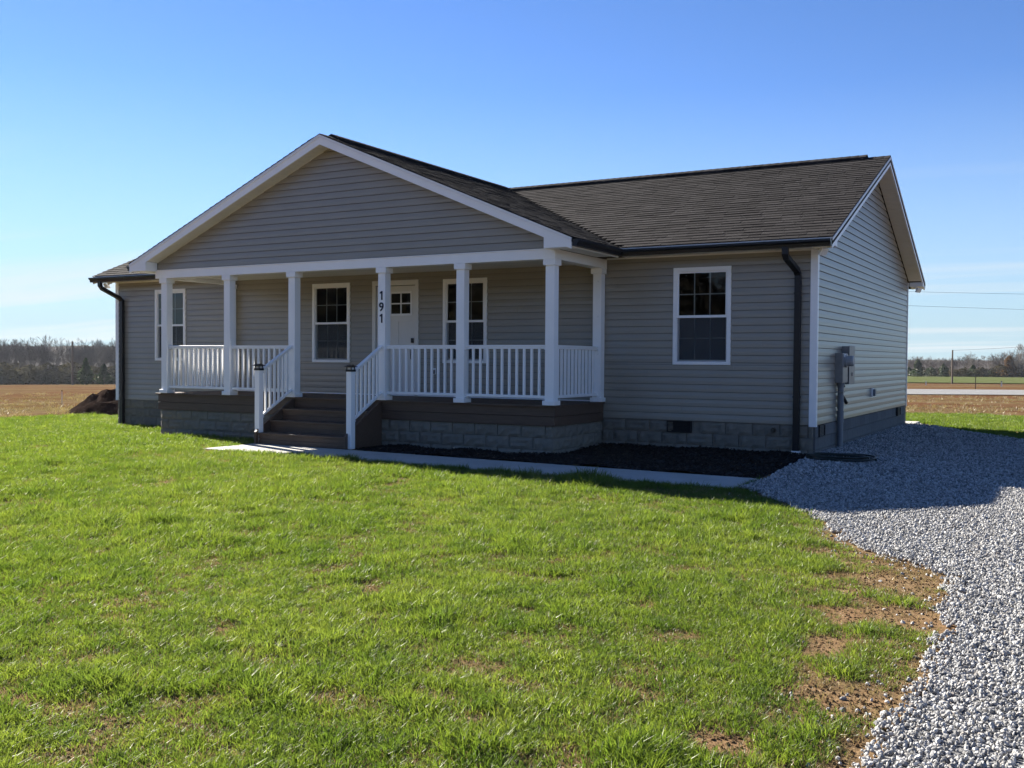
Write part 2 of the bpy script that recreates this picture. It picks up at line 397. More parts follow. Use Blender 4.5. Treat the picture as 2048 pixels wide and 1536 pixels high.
tag(sheet('mulch_bed', MP, 'mulch_bed', mulch_h, .25), kind='structure')
# concrete step pad at the back corner
tag(MB().box(-1.4, .16, 8.4, 9.3, Z(0, 9)-.05, Z(0, 9)+.085).build('back_pad', 'concrete', bevel=.01), kind='structure')
# far gravel road and green field
def strip(name, A, B, C, D, nx, ny, mat, lift):
    vs = []; fs = []
    for j in range(ny+1):
        for i in range(nx+1):
            s_ = i/nx; t_ = j/ny
            x = (A[0]*(1-s_)+B[0]*s_)*(1-t_)+(D[0]*(1-s_)+C[0]*s_)*t_; y = (A[1]*(1-s_)+B[1]*s_)*(1-t_)+(D[1]*(1-s_)+C[1]*s_)*t_
            vs.append((x, y, Z(x, y)+lift))
    for j in range(ny):
        for i in range(nx): a = j*(nx+1)+i; fs.append((a, a+1, a+nx+2, a+nx+1))
    me = bpy.data.meshes.new(name); me.from_pydata(vs, [], fs); me.update(); me.materials.append(M[mat])
    return tag(link(name, me), kind='structure')
strip('gravel_road', (-45, 44), (42, 94.2), (40, 110.2), (-50, 58.4), 60, 6, 'gravel_far', .06)
strip('green_field', (-260, 210), (120, 360), (160, 470), (-330, 420), 60, 20, 'green_field', .25)

# ------------------------------------------------------------------ house dimensions
L, D, H, E = 15.03, 8.30, 2.54, .112
OE, OV, ZE, ZR = .386, .30, 2.667, 4.59
MS = (ZR-ZE)/(D/2+OE)
CX = -L/2
PW, PY, PZE, PZR = 4.597, 2.05, 2.662, 4.584
PS = (PZR-PZE)/PW
GW = -1.77            # porch gable wall plane
BX0, BX1, BY, BZ0, BZ1 = CX-4.19, CX+4.215, -1.80, 2.39, 2.535
DZ = .26
def zmain(y): return ZE+MS*(y+OE) if y <= D/2 else ZE+MS*(D+OE-y)
def zpor(x): return PZR-PS*abs(x-CX)
house = empty('house', (CX, 0, -.5))
tag(house, 'single-storey house with tan lap siding, dark shingle roof and white-columned front porch', 'house')

# --- walls: sheathing with real openings
WIN = [(-2.162, -1.249, .866, 2.355), (-9.435, -8.522, .852, 2.34), (-6.44, -5.535, .858, 2.33), (-13.80, -12.88, .856, 2.357)]
DOOR = (-7.998, -6.965, DZ, 2.345)
OPEN = [(a+.03, b-.03, c+.03, d-.03) for a, b, c, d in WIN]+[(DOOR[0]+.05, DOOR[1]-.05, DZ-.01, 2.31)]
def panel(mb, x0, x1, z0, z1, y, openings, depth):
    xs = sorted({x0, x1}|{v for o in openings for v in o[:2]}); zs = sorted({z0, z1}|{v for o in openings for v in o[2:]})
    for i in range(len(xs)-1):
        for j in range(len(zs)-1):
            xm = (xs[i]+xs[i+1])/2; zm = (zs[j]+zs[j+1])/2
            if any(o[0] < xm < o[1] and o[2] < zm < o[3] for o in openings): continue
            mb.box(xs[i], xs[i+1], y, y+depth, zs[j], zs[j+1])
front = MB(); panel(front, -L, 0, .0, 2.66, .0, OPEN, .12); front = front.build('front_wall', 'interior', house)
mb = MB()
pr = [(-.12, .12, .0), (-.12, D, 0), (-.12, D, 2.56), (-.12, D/2, zmain(D/2)-.22), (-.12, .12, 2.56)]
mb.prism(pr, (.118, 0, 0)); end_wall = mb.build('end_wall', 'interior', house)
mb = MB(); mb.prism([(-L, .12, .0), (-L, D, 0), (-L, D, 2.56), (-L, D/2, zmain(D/2)-.22), (-L, .12, 2.56)], (.118, 0, 0))
left_wall = mb.build('far_wall', 'siding', house)
MB().box(-L+.12, -.12, D-.12, D, 0, 2.56).build('back_wall', 'siding', house)
mb = MB(); mb.box(-L+.13, -.13, .13, D-.13, .20, .25); mb.box(-L+.13, -.13, .13, D-.13, 2.50, 2.53)
mb.box(-L+.13, -.13, 3.6, 3.7, .25, 2.5)
for x in (-3.9, -7.0+2.3, -11.0): mb.box(x, x+.1, .13, 3.6, .25, 2.5)
mb.build('interior_room', 'interior', house)

# --- lap siding: one object per board
PROF = [(0, .000), (0, .0165), (.50, .0135), (1.0, .004)]
def board(place, u0, u1, z0, zb0, zb1, parent, un=None):
    """board of the course starting at z0, clipped to zb0..zb1; u0/u1 give the ends at a height"""
    def off(z):
        t_ = (z-z0)/E
        return .0190+(.0162-.0190)*t_/.5 if t_ <= .5 else .0162+(.007-.0162)*(t_-.5)/.5
    if zb0 < z0+.002: zb0 = z0+.0075
    if zb1-zb0 < .006: return
    zs = [zb0]+([z0+.5*E] if zb0 < z0+.5*E-1e-4 < zb1-1e-4 else [])+[zb1]
    vs = []; fs = []
    f0 = u0 if callable(u0) else (lambda z: u0); f1 = u1 if callable(u1) else (lambda z: u1)
    rows = [(zb0, 0.0)]+[(z, off(z)) for z in zs]+[(zb1, 0.0)]
    for z, o_ in rows: vs += [place(f0(z), z, o_), place(f1(z), z, o_)]
    for i in range(len(rows)-1): fs.append((2*i, 2*i+1, 2*i+3, 2*i+2))
    n = len(rows)*2; fs.append(tuple(range(0, n, 2))); fs.append(tuple(range(n-1, 0, -2)))
    mb = MB(); mb.add(vs, fs); return mb.build('siding_board', 'siding', parent)
def courses(place, ua, ub, z0, ztop, openings, parent, joints=()):
    n = int(math.ceil((ztop-z0)/E-1e-6))
    for k in range(n):
        a = z0+k*E; b = min(a+E, ztop)
        if b-a < .004: continue
        brk = sorted({a, b}|{v for o in openings for v in o[2:] if a+.002 < v < b-.002})
        for i in range(len(brk)-1):
            zb0, zb1 = brk[i], brk[i+1]; zm = (zb0+zb1)/2
            if callable(ua):
                if ub(zm)-ua(zm) < .05: continue
                board(place, ua, ub, a, zb0, zb1, parent); continue
            cuts = sorted([(o[0], o[1]) for o in openings if o[2] < zm < o[3] and o[0] < ub and o[1] > ua])
            segs = []; x = ua
            for c0, c1 in cuts:
                if c0 > x+.003: segs.append((x, c0))
                x = max(x, c1)
            if x < ub-.003: segs.append((x, ub))
            for s0, s1 in segs:
                off_ = (k*1.37) % 3.7; xs_ = [s0]+[q for q in np.arange(ua+off_, s1-.4, 3.7) if q > s0+.4]+[s1]
                for q0, q1 in zip(xs_[:-1], xs_[1:]): board(place, q0, q1-(.002 if q1 < s1 else 0), a, zb0, zb1, parent)
fp = lambda u, z, o: (u, -o, z)
oi_ = .012
WO = [(a+oi_, b-oi_, c+oi_, d-oi_) for a, b, c, d in WIN]+[(DOOR[0]+.01, DOOR[1]-.01, -1, 2.335)]
courses(fp, -L+.05, CX-4.13, 0, H+.006, WO, front)
courses(fp, CX-4.13, CX+4.13, DZ-.001, H-.03, WO, front)
courses(fp, CX+4.13, -.055, 0, H+.006, WO, front)
rp = lambda u, z, o: (o-.002, u, z)
gz0 = zmain(0)-.185
ua = lambda z: max(.055, (z-gz0)/MS); ub = lambda z: D-max(.055, (z-gz0)/MS)
courses(rp, ua, ub, 0, gz0+MS*(D/2)-.02, [], end_wall)
# porch gable wall
gab = MB(); gzb = 2.55
gtop = lambda x: zpor(x)-.165
xg = lambda z: (zpor(CX)-.165-z)/PS
gx = min(4.14, xg(gzb))
gab.prism([(CX-gx, GW+.003, gzb), (CX+gx, GW+.003, gzb), (CX+gx, GW+.003, gtop(CX+gx)), (CX, GW+.003, gtop(CX)), (CX-gx, GW+.003, gtop(CX-gx))], (0, .1, 0))
gable = gab.build('gable_wall', 'interior', house)
gp = lambda u, z, o: (u, GW-o, z)
courses(gp, lambda z: CX-min(4.14, xg(z)), lambda z: CX+min(4.14, xg(z)), gzb, gtop(CX)-.03, [], gable)

# corner posts, starter strips
mb = MB(); mb.box(-.075, .028, -.028, .0, -.018, H+.01); mb.box(0, .028, 0, .052, -.018, H+.01); mb.build('corner_post', 'white', house)
mb = MB(); mb.box(-L-.022, -L+.075, -.028, 0, -.018, H+.01); mb.box(-L-.022, -L, 0, .05, -.018, H+.01); mb.build('corner_post', 'white', house)
MB().box(0, .022, D-.05, D+.022, -.018, H+.1).build('corner_post', 'white', house)
MB().box(-L+.08, CX-4.2, -.020, -.003, H-.012, H+.014).build('frieze_trim', 'soffit', house)
MB().box(CX+4.22, -.08, -.020, -.003, H-.012, H+.014).build('frieze_trim', 'soffit', house)
MB().box(CX-4.15, CX+4.15, -.034, -.022, DZ+.001, DZ+.020).build('deck_flashing', 'white', house)

# --- windows
def window(a, b, c, d):
    yb = -.034
    mb = MB(); tw = .062
    mb.box(a, b, yb, .03, d-tw, d); mb.box(a, b, yb, .03, c, c+tw*.8); mb.box(a, a+tw, yb, .03, c+tw*.8, d-tw); mb.box(b-tw, b, yb, .03, c+tw*.8, d-tw)
    W = mb.build('window', 'white', house, bevel=.003)
    x0, x1 = a+tw, b-tw; z0, z1 = c+tw*.8, d-tw; zm = (z0+z1)/2+.012
    sw = .026
    def sash(za, zb, y0, y1, name):
        m_ = MB(); m_.box(x0, x1, y0, y1, zb-sw, zb); m_.box(x0, x1, y0, y1, za, za+sw); m_.box(x0, x0+sw, y0, y1, za+sw, zb-sw); m_.box(x1-sw, x1, y0, y1, za+sw, zb-sw)
        m_.build(name, 'white', W)
        gx0, gx1, gz0_, gz1_ = x0+sw, x1-sw, za+sw, zb-sw; yc = (y0+y1)/2
        for i in (1, 2): x = gx0+(gx1-gx0)*i/3; MB().box(x-.008, x+.008, yc-.004, yc+.004, gz0_, gz1_).build('muntin', 'white_trim', W)
        zc_ = (gz0_+gz1_)/2
        for i in range(3):
            xa = gx0+(gx1-gx0)*i/3+(.008 if i else 0); xb = gx0+(gx1-gx0)*(i+1)/3-(.008 if i < 2 else 0)
            MB().box(xa, xb, yc-.004, yc+.004, zc_-.008, zc_+.008).build('muntin', 'white_trim', W)
        for i in range(3):
            for j in range(2):
                xa = gx0+(gx1-gx0)*i/3; xb = gx0+(gx1-gx0)*(i+1)/3; za_ = (gz0_, zc_)[j]; zb_ = (zc_, gz1_)[j]
                MB().quad((xa, yc-.0065, za_), (xb, yc-.0065, za_), (xb, yc-.0065, zb_), (xa, yc-.0065, zb_)).build('pane', 'glass', W)
    sash(zm-.02, z1, -.012, .012, 'upper_sash'); sash(z0, zm+.012, .016, .04, 'lower_sash')
    MB().box(x0, x1, -.022, .014, zm-.032, zm+.004).build('meeting_rail', 'white', W)
    MB().quad((x0+.005, .002, z0), (x1-.005, .002, z0), (x1-.005, .002, zm-.03), (x0+.005, .002, zm-.03)).build('insect_screen', 'screen', W)
    return W
wl = ['bedroom window right of the porch', 'window between stair rails left of the door', 'window right of the door behind porch rail', 'window at the left end partly behind a column']
for i, wv in enumerate(WIN): window(*wv)['label'] = wl[i]

# --- door
a, b, c, d = DOOR
mb = MB(); mb.box(a, a+.075, -.034, .02, c, d-.09); mb.box(b-.075, b, -.034, .02, c, d-.09); mb.box(a, b, -.036, .02, d-.09, d)
mb.box(a+.075, b-.075, -.02, .06, c, c+.03)
dr = mb.build('door', 'door_white', house, bevel=.003); dr['label'] = 'white front door with six small panes'
s0, s1, t0, t1 = a+.085, b-.085, c+.035, d-.10
lx0, lx1, lz0, lz1 = s0+.085, s1-.085, 1.725, 2.125
mb = MB(); y0, y1 = .0, .04
mb.box(s0, lx0, y0, y1, t0, t1); mb.box(lx1, s1, y0, y1, t0, t1); mb.box(lx0, lx1, y0, y1, lz1, t1); mb.box(lx0, lx1, y0, y1, 1.60, lz0)
mb.box(lx0, lx1, y0, y1, t0, t0+.22); xm = (lx0+lx1)/2; mb.box(xm-.05, xm+.05, y0, y1, t0+.22, 1.60)
mb.build('door_slab', 'door_white', dr, bevel=.002)
for xa, xb in ((lx0, xm-.05), (xm+.05, lx1)): MB().box(xa, xb, .010, .032, t0+.22, 1.60).build('door_panel', 'door_white', dr)
mb = MB()
mb.box(lx0-.012, lx1+.012, -.012, .002, lz1-.018, lz1+.018); mb.box(lx0-.012, lx1+.012, -.012, .002, lz0-.018, lz0+.018)
mb.box(lx0-.012, lx0+.018, -.012, .002, lz0+.018, lz1-.018); mb.box(lx1-.018, lx1+.012, -.012, .002, lz0+.018, lz1-.018)
mb.build('lite_frame', 'white_trim', dr)
for i in (1, 2): x = lx0+(lx1-lx0)*i/3; MB().box(x-.012, x+.012, -.008, .004, lz0+.018, lz1-.018).build('muntin', 'white_trim', dr)
zc_ = (lz0+lz1)/2
for i in range(3):
    xa = lx0+(lx1-lx0)*i/3+.012; xb = lx0+(lx1-lx0)*(i+1)/3-.012
    MB().box(xa, xb, -.008, .004, zc_-.011, zc_+.011).build('muntin', 'white_trim', dr)
    for za, zb in ((lz0+.018, zc_-.011), (zc_+.011, lz1-.018)):
        MB().quad((xa, .010, za), (xb, .010, za), (xb, .010, zb), (xa, .010, zb)).build('pane', 'glass', dr)
hx = s1-.055
MB().box(hx-.026, hx+.026, -.028, .0, 1.215, 1.30).build('deadbolt', 'black_metal', dr, bevel=.004)
mb = MB(); mb.box(hx-.022, hx+.022, -.012, .0, 1.06, 1.17); mb.tube([(hx, -.012, 1.10), (hx, -.055, 1.09), (hx, -.058, 1.00), (hx, -.05, .93), (hx, -.014, .90)], .010, 8); mb.box(hx-.016, hx+.016, -.014, 0, .875, .925)
mb.build('door_handle', 'black_metal', dr)

# --- foundation and split-face blocks
BH = .178
def block_mesh(i, ln, rough):
    nx, nz = (7, 4) if rough > .004 else (1, 1); vs = []; fs = []; h = BH-.007; d_ = .03
    for j in range(nz+1):
        for k in range(nx+1):
            u = k/nx*ln; z = j/nz*h; edge = (k in (0, nx)) or (j in (0, nz))
            o_ = d_+(0 if edge else rough*(.25+1.1*noise.noise(Vector((u*9+i*7.3, z*11, i*3.1)))+.5*noise.noise(Vector((u*30, z*30, i)))))
            o_ -= rough*.35*(1 if edge else 0)
            vs.append((u, -o_, z))
    for j in range(nz):
        for k in range(nx): q = j*(nx+1)+k; fs.append((q, q+1, q+nx+2, q+nx+1))
    b0 = len(vs); vs += [(0, 0, 0), (ln, 0, 0), (ln, 0, h), (0, 0, h)]
    lo = [k for k in range(nx+1)]; hi = [nz*(nx+1)+k for k in range(nx+1)]; le = [j*(nx+1) for j in range(nz+1)]; ri = [j*(nx+1)+nx for j in range(nz+1)]
    fs += [tuple(lo[::-1])+(b0, b0+1), tuple(hi)+(b0+2, b0+3), tuple(le)+(b0+3, b0), tuple(ri[::-1])+(b0+1, b0+2)]
    mb = MB(); mb.add(vs, fs); return mb
LN = .399
VAR = {('s', q): block_mesh(q, LN, .022).mesh('block', 'split_block') for q in range(6)}
VAR.update({('sh', q): block_mesh(q+9, LN/2-.004, .022).mesh('block', 'split_block') for q in range(3)})
VAR.update({('p', q): block_mesh(q, LN, .0015).mesh('block', 'plain_block') for q in range(2)})
VAR.update({('ph', q): block_mesh(q, LN/2-.004, .0015).mesh('block', 'plain_block') for q in range(2)})
def blocks(parent, origin, along, length, ztop, zbot, kind, skip=()):
    """running-bond courses from ztop down; along = unit direction, outward normal = along x Z turned to the viewer"""
    al = Vector(along); ang = math.atan2(al.y, al.x); k = 0; z = ztop
    while z > zbot:
        z -= BH; u = -(LN+.010)/2 if k % 2 else 0.0
        while u < length-.02:
            a_ = max(u, 0); b_ = min(u+LN, length)
            if b_-a_ > .05 and not any(s0 < (a_+b_)/2 < s1 and k == sk for s0, s1, sk in skip):
                half = (b_-a_) < LN*.75
                key = (kind+'h', random.randrange(2)) if half else (kind, random.randrange(6 if kind == 's' else 2))
                ml = LN/2-.004 if half else LN
                o = link('block', VAR[key], parent)
                o.location = Vector(origin)+al*a_+Vector((0, 0, z+.005)); o.rotation_euler = (0, 0, ang); o.scale = ((b_-a_)/ml, 1, 1)
            u += LN+.010
        k += 1
mb = MB(); mb.box(-L+.02, -.02, .022, D-.02, -.9, -.001); fnd = mb.build('foundation', 'mortar', house)
blocks(fnd, (CX+4.16, .022, 0), (1, 0, 0), -CX-4.16-.02, -.004, -.55, 's', skip=[(1.02, 1.52, 0)])
blocks(fnd, (-L+.02, .022, 0), (1, 0, 0), L+CX-4.16, -.004, -.62, 's')
blocks(fnd, (-.02, .02, 0), (0, 1, 0), D-.04, -.004, -.55, 'p', skip=[(.25, .6, 0), (7.0, 7.5, 0)])
mb = MB(); mb.box(CX-4.13, CX+4.13, -1.68, .02, -.9, -.048); pf = mb.build('porch_foundation', 'mortar', house)
blocks(pf, (CX-4.15, -1.68, 0), (1, 0, 0), 8.30, -.05, -.66, 's')
blocks(pf, (CX+4.13, -1.705, 0), (0, 1, 0), 1.70, -.05, -.62, 's')
blocks(pf, (CX-4.13, .0, 0), (0, -1, 0), 1.70, -.05, -.66, 's')
def louvre(o, al, wd, ht):
    mb = MB(); al = Vector(al); nrm = Vector((al.y, -al.x, 0)); o = Vector(o)
    def bx(u0, u1, z0, z1, d0, d1):
        mb.hexa([o+al*u+nrm*d_+Vector((0, 0, z)) for z in (z0, z1) for u, d_ in ((u0, d1), (u1, d1), (u1, d0), (u0, d0))])
    bx(0, wd, 0, .014, -.01, .03); bx(0, wd, ht-.014, ht, -.01, .03); bx(0, .014, .014, ht-.014, -.01, .03); bx(wd-.014, wd, .014, ht-.014, -.01, .03)
    bx(.014, wd-.014, .014, ht-.014, -.02, .004)
    for k in range(1, 7): z = .014+(ht-.028)*k/7; bx(.014, wd-.014, z-.004, z+.004, .004, .020)
    return mb.build('foundation_vent', 'vent', house)
louvre((-2.245, .0, -.178), (1, 0, 0), .392, .172)
louvre((.0, .215, -.178), (0, 1, 0), .36, .172); louvre((.0, 7.12, -.178), (0, 1, 0), .38, .172)
mb = MB(); mb.tube([(-.585, .0, -.085), (-.585, -.045, -.085)], .038, 12); mb.tube([(-.585, -.045, -.085), (-.585, -.075, -.095), (-.585, -.09, -.125)], .014, 8); mb.build('hose_bib', 'brass', house)

# --- porch deck
mb = MB(); mb.box(CX-4.16, CX+4.16, -1.70, -.035, -.03, DZ-.031); deck = mb.build('deck', 'deck_dark', house)
nb = 12; bw_ = (1.765-.03)/nb
for k in range(nb):
    y0 = -1.775+k*bw_; MB().box(CX-4.225, CX+4.22, y0+.003, y0+bw_-.003, DZ-.028, DZ).build('deck_board', 'deck', deck, bevel=.003)
for zb, zt in ((.095, DZ-.029), (-.046, .089)):
    MB().box(CX-4.19, CX+4.188, -1.735, -1.703, zb, zt).build('fascia_board', 'deck', deck, bevel=.003)
    MB().box(CX+4.165, CX+4.19, -1.702, -.03, zb, zt).build('fascia_board', 'deck', deck, bevel=.003)
    MB().box(CX-4.19, CX-4.165, -1.702, -.03, zb, zt).build('fascia_board', 'deck', deck, bevel=.003)

# --- steps
SX0, SX1, RH = -8.362, -6.462, .184
mb = MB(); steps = None
prof = [(-1.735, SZ), (-1.735, DZ-.03-RH-.001)]
for k in range(3):
    prof += []
pts = [(-1.74, SZ+.003)]
for k in range(3): yk = -1.755-.283*(3-k); pts += [(yk+.03, SZ+RH*k+.003), (yk+.03, SZ+RH*(k+1)-.03)]
pts += [(-1.74, SZ+RH*3-.03)]
mb.prism([(SX0+.04, y, z) for y, z in pts], (SX1-SX0-.08, 0, 0)); steps = mb.build('steps', 'deck_dark', house)
for k in range(3):
    yk = -1.755-.283*(k+1); zt = DZ-RH*(k+1)
    for q in range(2): MB().box(SX0+.042, SX1-.042, yk-.012+q*.149, yk-.012+q*.149+.144, zt-.028, zt).build('tread_board', 'deck', steps, bevel=.003)
for k in range(4):
    yk = -1.755-.283*k; zt = DZ-RH*k-.03; zb = DZ-RH*(k+1)+.001
    if k == 0: continue
    for z0_, z1_ in ((zb, (zb+zt)/2-.002), ((zb+zt)/2+.002, zt)): MB().box(SX0+.044, SX1-.044, yk+.008, yk+.027, z0_, z1_).build('riser_board', 'deck', steps)
for x0_ in (SX0, SX1-.04):
    top = [(-1.745, DZ-.02), (-2.66, DZ-.02-.915*RH/.283*.92)]
    mb = MB(); mb.prism([(x0_, -1.742, SZ+.004), (x0_, -2.655, SZ+.004), (x0_, -2.655, -.28), (x0_, -2.60, -.235), (x0_, -1.79, DZ-.035), (x0_, -1.742, DZ-.035)], (.04, 0, 0))
    mb.build('stringer', 'deck', steps)

# --- columns, pilasters, beam
CXS = [-11.50, -9.885, -8.362, -6.448, -4.945, -3.394]
cyc = BY+.095
def column(x, y, half=False, name='column'):
    s_ = .0725
    mb = MB(); mb.box(x-s_, x+s_, y-s_, (y+s_), DZ+.002, BZ0); c_o = mb.build(name, 'white', house, bevel=.004)
    q = .100
    MB().box(x-q, x+q, y-q, y+(q if not half else s_), BZ0-.088, BZ0-.001).build('column_cap', 'white', c_o, bevel=.004)
    MB().box(x-q, x+q, y-q, y+(q if not half else s_), DZ+.001, DZ+.068).build('column_base', 'white', c_o, bevel=.004)
    return c_o
COLS = [column(x, cyc) for x in CXS]
for i, tname in enumerate(('leftmost porch column', 'second porch column from the left', 'column at the left stair rail', 'column carrying the dark numerals', 'column between door and right corner', 'right front corner column')):
    COLS[i]['label'] = tname
column(CXS[5], -.0725-.02, True, 'pilaster'); column(CXS[0], -.0725-.02, True, 'pilaster')
for z in (2.18, 1.62, 1.02): MB().tube([(CXS[5]+.02, -.168, z), (CXS[5]+.02, -.160, z)], .014, 8).build('screw_cover', 'white_trim', house)
def digit(ch, z):
    cu = bpy.data.curves.new('digit', 'FONT'); cu.body = ch; cu.size = .198; cu.extrude = .004; cu.offset = .003; cu.align_x = 'CENTER'
    o = bpy.data.objects.new('tmp', cu); col.objects.link(o); bpy.context.view_layer.update()
    me = bpy.data.meshes.new_from_object(o.evaluated_get(bpy.context.evaluated_depsgraph_get())); bpy.data.objects.remove(o); me.materials.clear(); me.materials.append(M['navy'])
    xs = [v.co.x for v in me.vertices]; ys = [v.co.y for v in me.vertices]; h_ = max(ys)-min(ys); k_ = .143/h_; cxm = (max(xs)+min(xs))/2; y0_ = min(ys)
    for v in me.vertices:
        x, y, zz = v.co; v.co = (CXS[3]+(x-cxm)*k_, cyc-.0725-.004-zz, z+(y-y0_)*k_)
    if ch == '1':
        yf = cyc-.0725-.006; c0 = CXS[3]+.008; b_ = MB(); b_.prism([(c0-.013, yf, z), (c0+.013, yf, z), (c0+.013, yf, z+.143), (c0-.008, yf, z+.143), (c0-.042, yf, z+.118), (c0-.036, yf, z+.098), (c0-.013, yf, z+.112)], (0, .006, 0)); me = b_.mesh('numeral', 'navy')
    d_ = link('numeral', me, COLS[3]); d_['label'] = 'dark numeral '+ch
for ch, z in (('1', 1.870), ('9', 1.688), ('1', 1.503)): digit(ch, z)
mb = MB(); mb.box(BX0, BX1, BY, BY+.19, BZ0, BZ1); mb.box(BX1-.19, BX1, BY+.191, -.022, BZ0, BZ1); mb.box(BX0, BX0+.19, BY+.191, -.022, BZ0, BZ1)
mb.box(BX0-.004, BX1+.004, BY-.012, BY-.001, BZ1-.006, BZ1+.012)
mb.box(BX1+.001, BX1+.012, -.07, -.022, BZ0-.004, BZ1)
beam = mb.build('porch_beam', 'white', house, bevel=.003)
mb = MB(); mb.box(BX0+.19, BX1-.19, BY+.19, -.022, 2.482, 2.50); ceil = mb.build('porch_ceiling', 'soffit', house)
for k in range(22):
    x0_ = BX0+.2+k*(BX1-BX0-.4)/22; wd = (BX1-BX0-.4)/22
    MB().box(x0_+.003, x0_+wd-.003, BY+.195, -.03, 2.470, 2.4815).build('ceiling_panel', 'soffit', ceil)

# --- railings: one object per run, balusters and rails as sub-parts
RZ0, RZ1 = .357, 1.145
def railing(p0, p1, label):
    p0 = Vector(p0); p1 = Vector(p1); d_ = (p1-p0); ln = math.hypot(d_.x, d_.y); al = Vector((d_.x, d_.y, 0)).normalized(); nr = Vector((-al.y, al.x, 0)); dz = d_.z
    def bar(wd, z0, z1, name, parent):
        mb = MB(); vs = []
        for zz in (z0, z1):
            for q, sd_ in ((p0, -1), (p1, -1), (p1, 1), (p0, 1)): vs.append(Vector((q.x, q.y, q.z+zz))+nr*sd_*wd/2)
        mb.hexa(vs); return mb.build(name, 'white', parent, bevel=.004)
    R_ = bar(.062, RZ1-.028, RZ1, 'railing', house); R_['label'] = label
    bar(.045, RZ1-.058, RZ1-.028, 'top_rail', R_); bar(.052, RZ0, RZ0+.042, 'bottom_rail', R_)
    n = max(2, round(ln/.127)-1 if dz == 0 else 6)
    for k in range(n):
        f_ = (k+1)/(n+1); c_ = p0+d_*f_; mb = MB(); s_ = .0165
        vs = []
        for zz in (RZ0+.043, RZ1-.057):
            for i1, j1 in ((-1, -1), (1, -1), (1, 1), (-1, 1)):
                q = c_+al*s_*i1+nr*s_*j1; vs.append((q.x, q.y, q.z+zz+dz/ln*s_*i1))
        mb.hexa(vs); mb.build('baluster', 'white', R_)
    mb = MB()
    for q, sg in ((p0, 1), (p1, -1)):
        for zz in (RZ0-.010, RZ1-.068):
            v = q+al*sg*.02; mb.hexa([Vector((v.x, v.y, v.z+zz+h_))+al*a_*.02+nr*b_*.028 for h_ in (0, .022) for a_, b_ in ((-1, -1), (1, -1), (1, 1), (-1, 1))])
    mb.build('rail_bracket', 'white_trim', R_)
    return R_
g = .074
names = ['porch railing at the left end', 'porch railing left of the stairs', None, 'porch railing in front of the door', 'porch railing at the right front corner']
for i in (0, 1, 3, 4): railing((CXS[i]+g, cyc, 0), (CXS[i+1]-g, cyc, 0), names[i])
railing((CXS[5], cyc+g, 0), (CXS[5], -.168, 0), 'short porch railing on the right side')
railing((CXS[0], -.168, 0), (CXS[0], cyc+g, 0), 'short porch railing on the left side')
NY = -2.545
for i in (2, 3):
    nx_ = CXS[i]; mb = MB(); mb.box(nx_-.05, nx_+.05, NY-.05, NY+.05, SZ+.002, .735); nw = mb.build('newel_post', 'white', house, bevel=.004)
    railing((nx_, NY+.052, -.40), (nx_, cyc-g, 0), ('left' if i == 2 else 'right')+' stair railing')
    mb = MB(); q = .056; zt = .735
    mb.box(nx_-q, nx_+q, NY-q, NY+q, zt-.012, zt+.022)
    mb.box(nx_-.045, nx_+.045, NY-.045, NY+.045, zt+.055, zt+.060)
    for dx in (-1, 1):
        for dy in (-1, 1): mb.box(nx_+dx*.042-.006, nx_+dx*.042+.006, NY+dy*.042-.006, NY+dy*.042+.006, zt+.022, zt+.055)
    q = .082; z0_ = zt+.060
    mb.add([(nx_-q, NY-q, z0_), (nx_+q, NY-q, z0_), (nx_+q, NY+q, z0_), (nx_-q, NY+q, z0_), (nx_-.03, NY-.03, z0_+.035), (nx_+.03, NY-.03, z0_+.035), (nx_+.03, NY+.03, z0_+.035), (nx_-.03, NY+.03, z0_+.035)],
           [(0, 3, 2, 1), (4, 5, 6, 7), (0, 1, 5, 4), (1, 2, 6, 5), (2, 3, 7, 6), (3, 0, 4, 7)])
    mb.build('cap_light', 'black_metal', nw)
    MB().box(nx_-.034, nx_+.034, NY-.034, NY+.034, zt+.022, zt+.055).build('light_lens', 'lens', nw)

# ------------------------------------------------------------------ roof
TH = .10
def slab(pts, name, mat, dz=TH):
    a_ = [Vector(p)-Vector((0, 0, .012)) for p in pts]; mb = MB(); mb.prism([p-Vector((0, 0, dz)) for p in a_], (0, 0, dz-.002)); return mb.build(name, mat, house)
XR0, XR1 = -L-OV, OV
yv = lambda x: -OE+(zpor(x)-ZE)/MS            # valley: main roof height = porch roof height
xvr = lambda y: CX+(PZR-zmain(y))/PS
roof = slab([(XR0, -OE, ZE), (XR1, -OE, ZE), (XR1, D/2, ZR), (XR0, D/2, ZR)], 'roof', 'shingle_far')
slab([(XR0, D/2+.003, ZR), (XR1, D/2+.003, ZR), (XR1, D+OE, ZE), (XR0, D+OE, ZE)], 'rear_roof', 'shingle_far')
yj = yv(CX)
ysk = -.33
proof = slab([(CX+.001, -PY+.012, PZR), (CX+PW, -PY+.012, PZE), (CX+PW, ysk, PZE), (CX+.001, yj, PZR)], 'porch_roof', 'shingle_far', .06)
slab([(CX-PW, -PY+.012, PZE), (CX-.001, -PY+.012, PZR), (CX-.001, yj, PZR), (CX-PW, ysk, PZE)], 'porch_roof', 'shingle_far', .06)

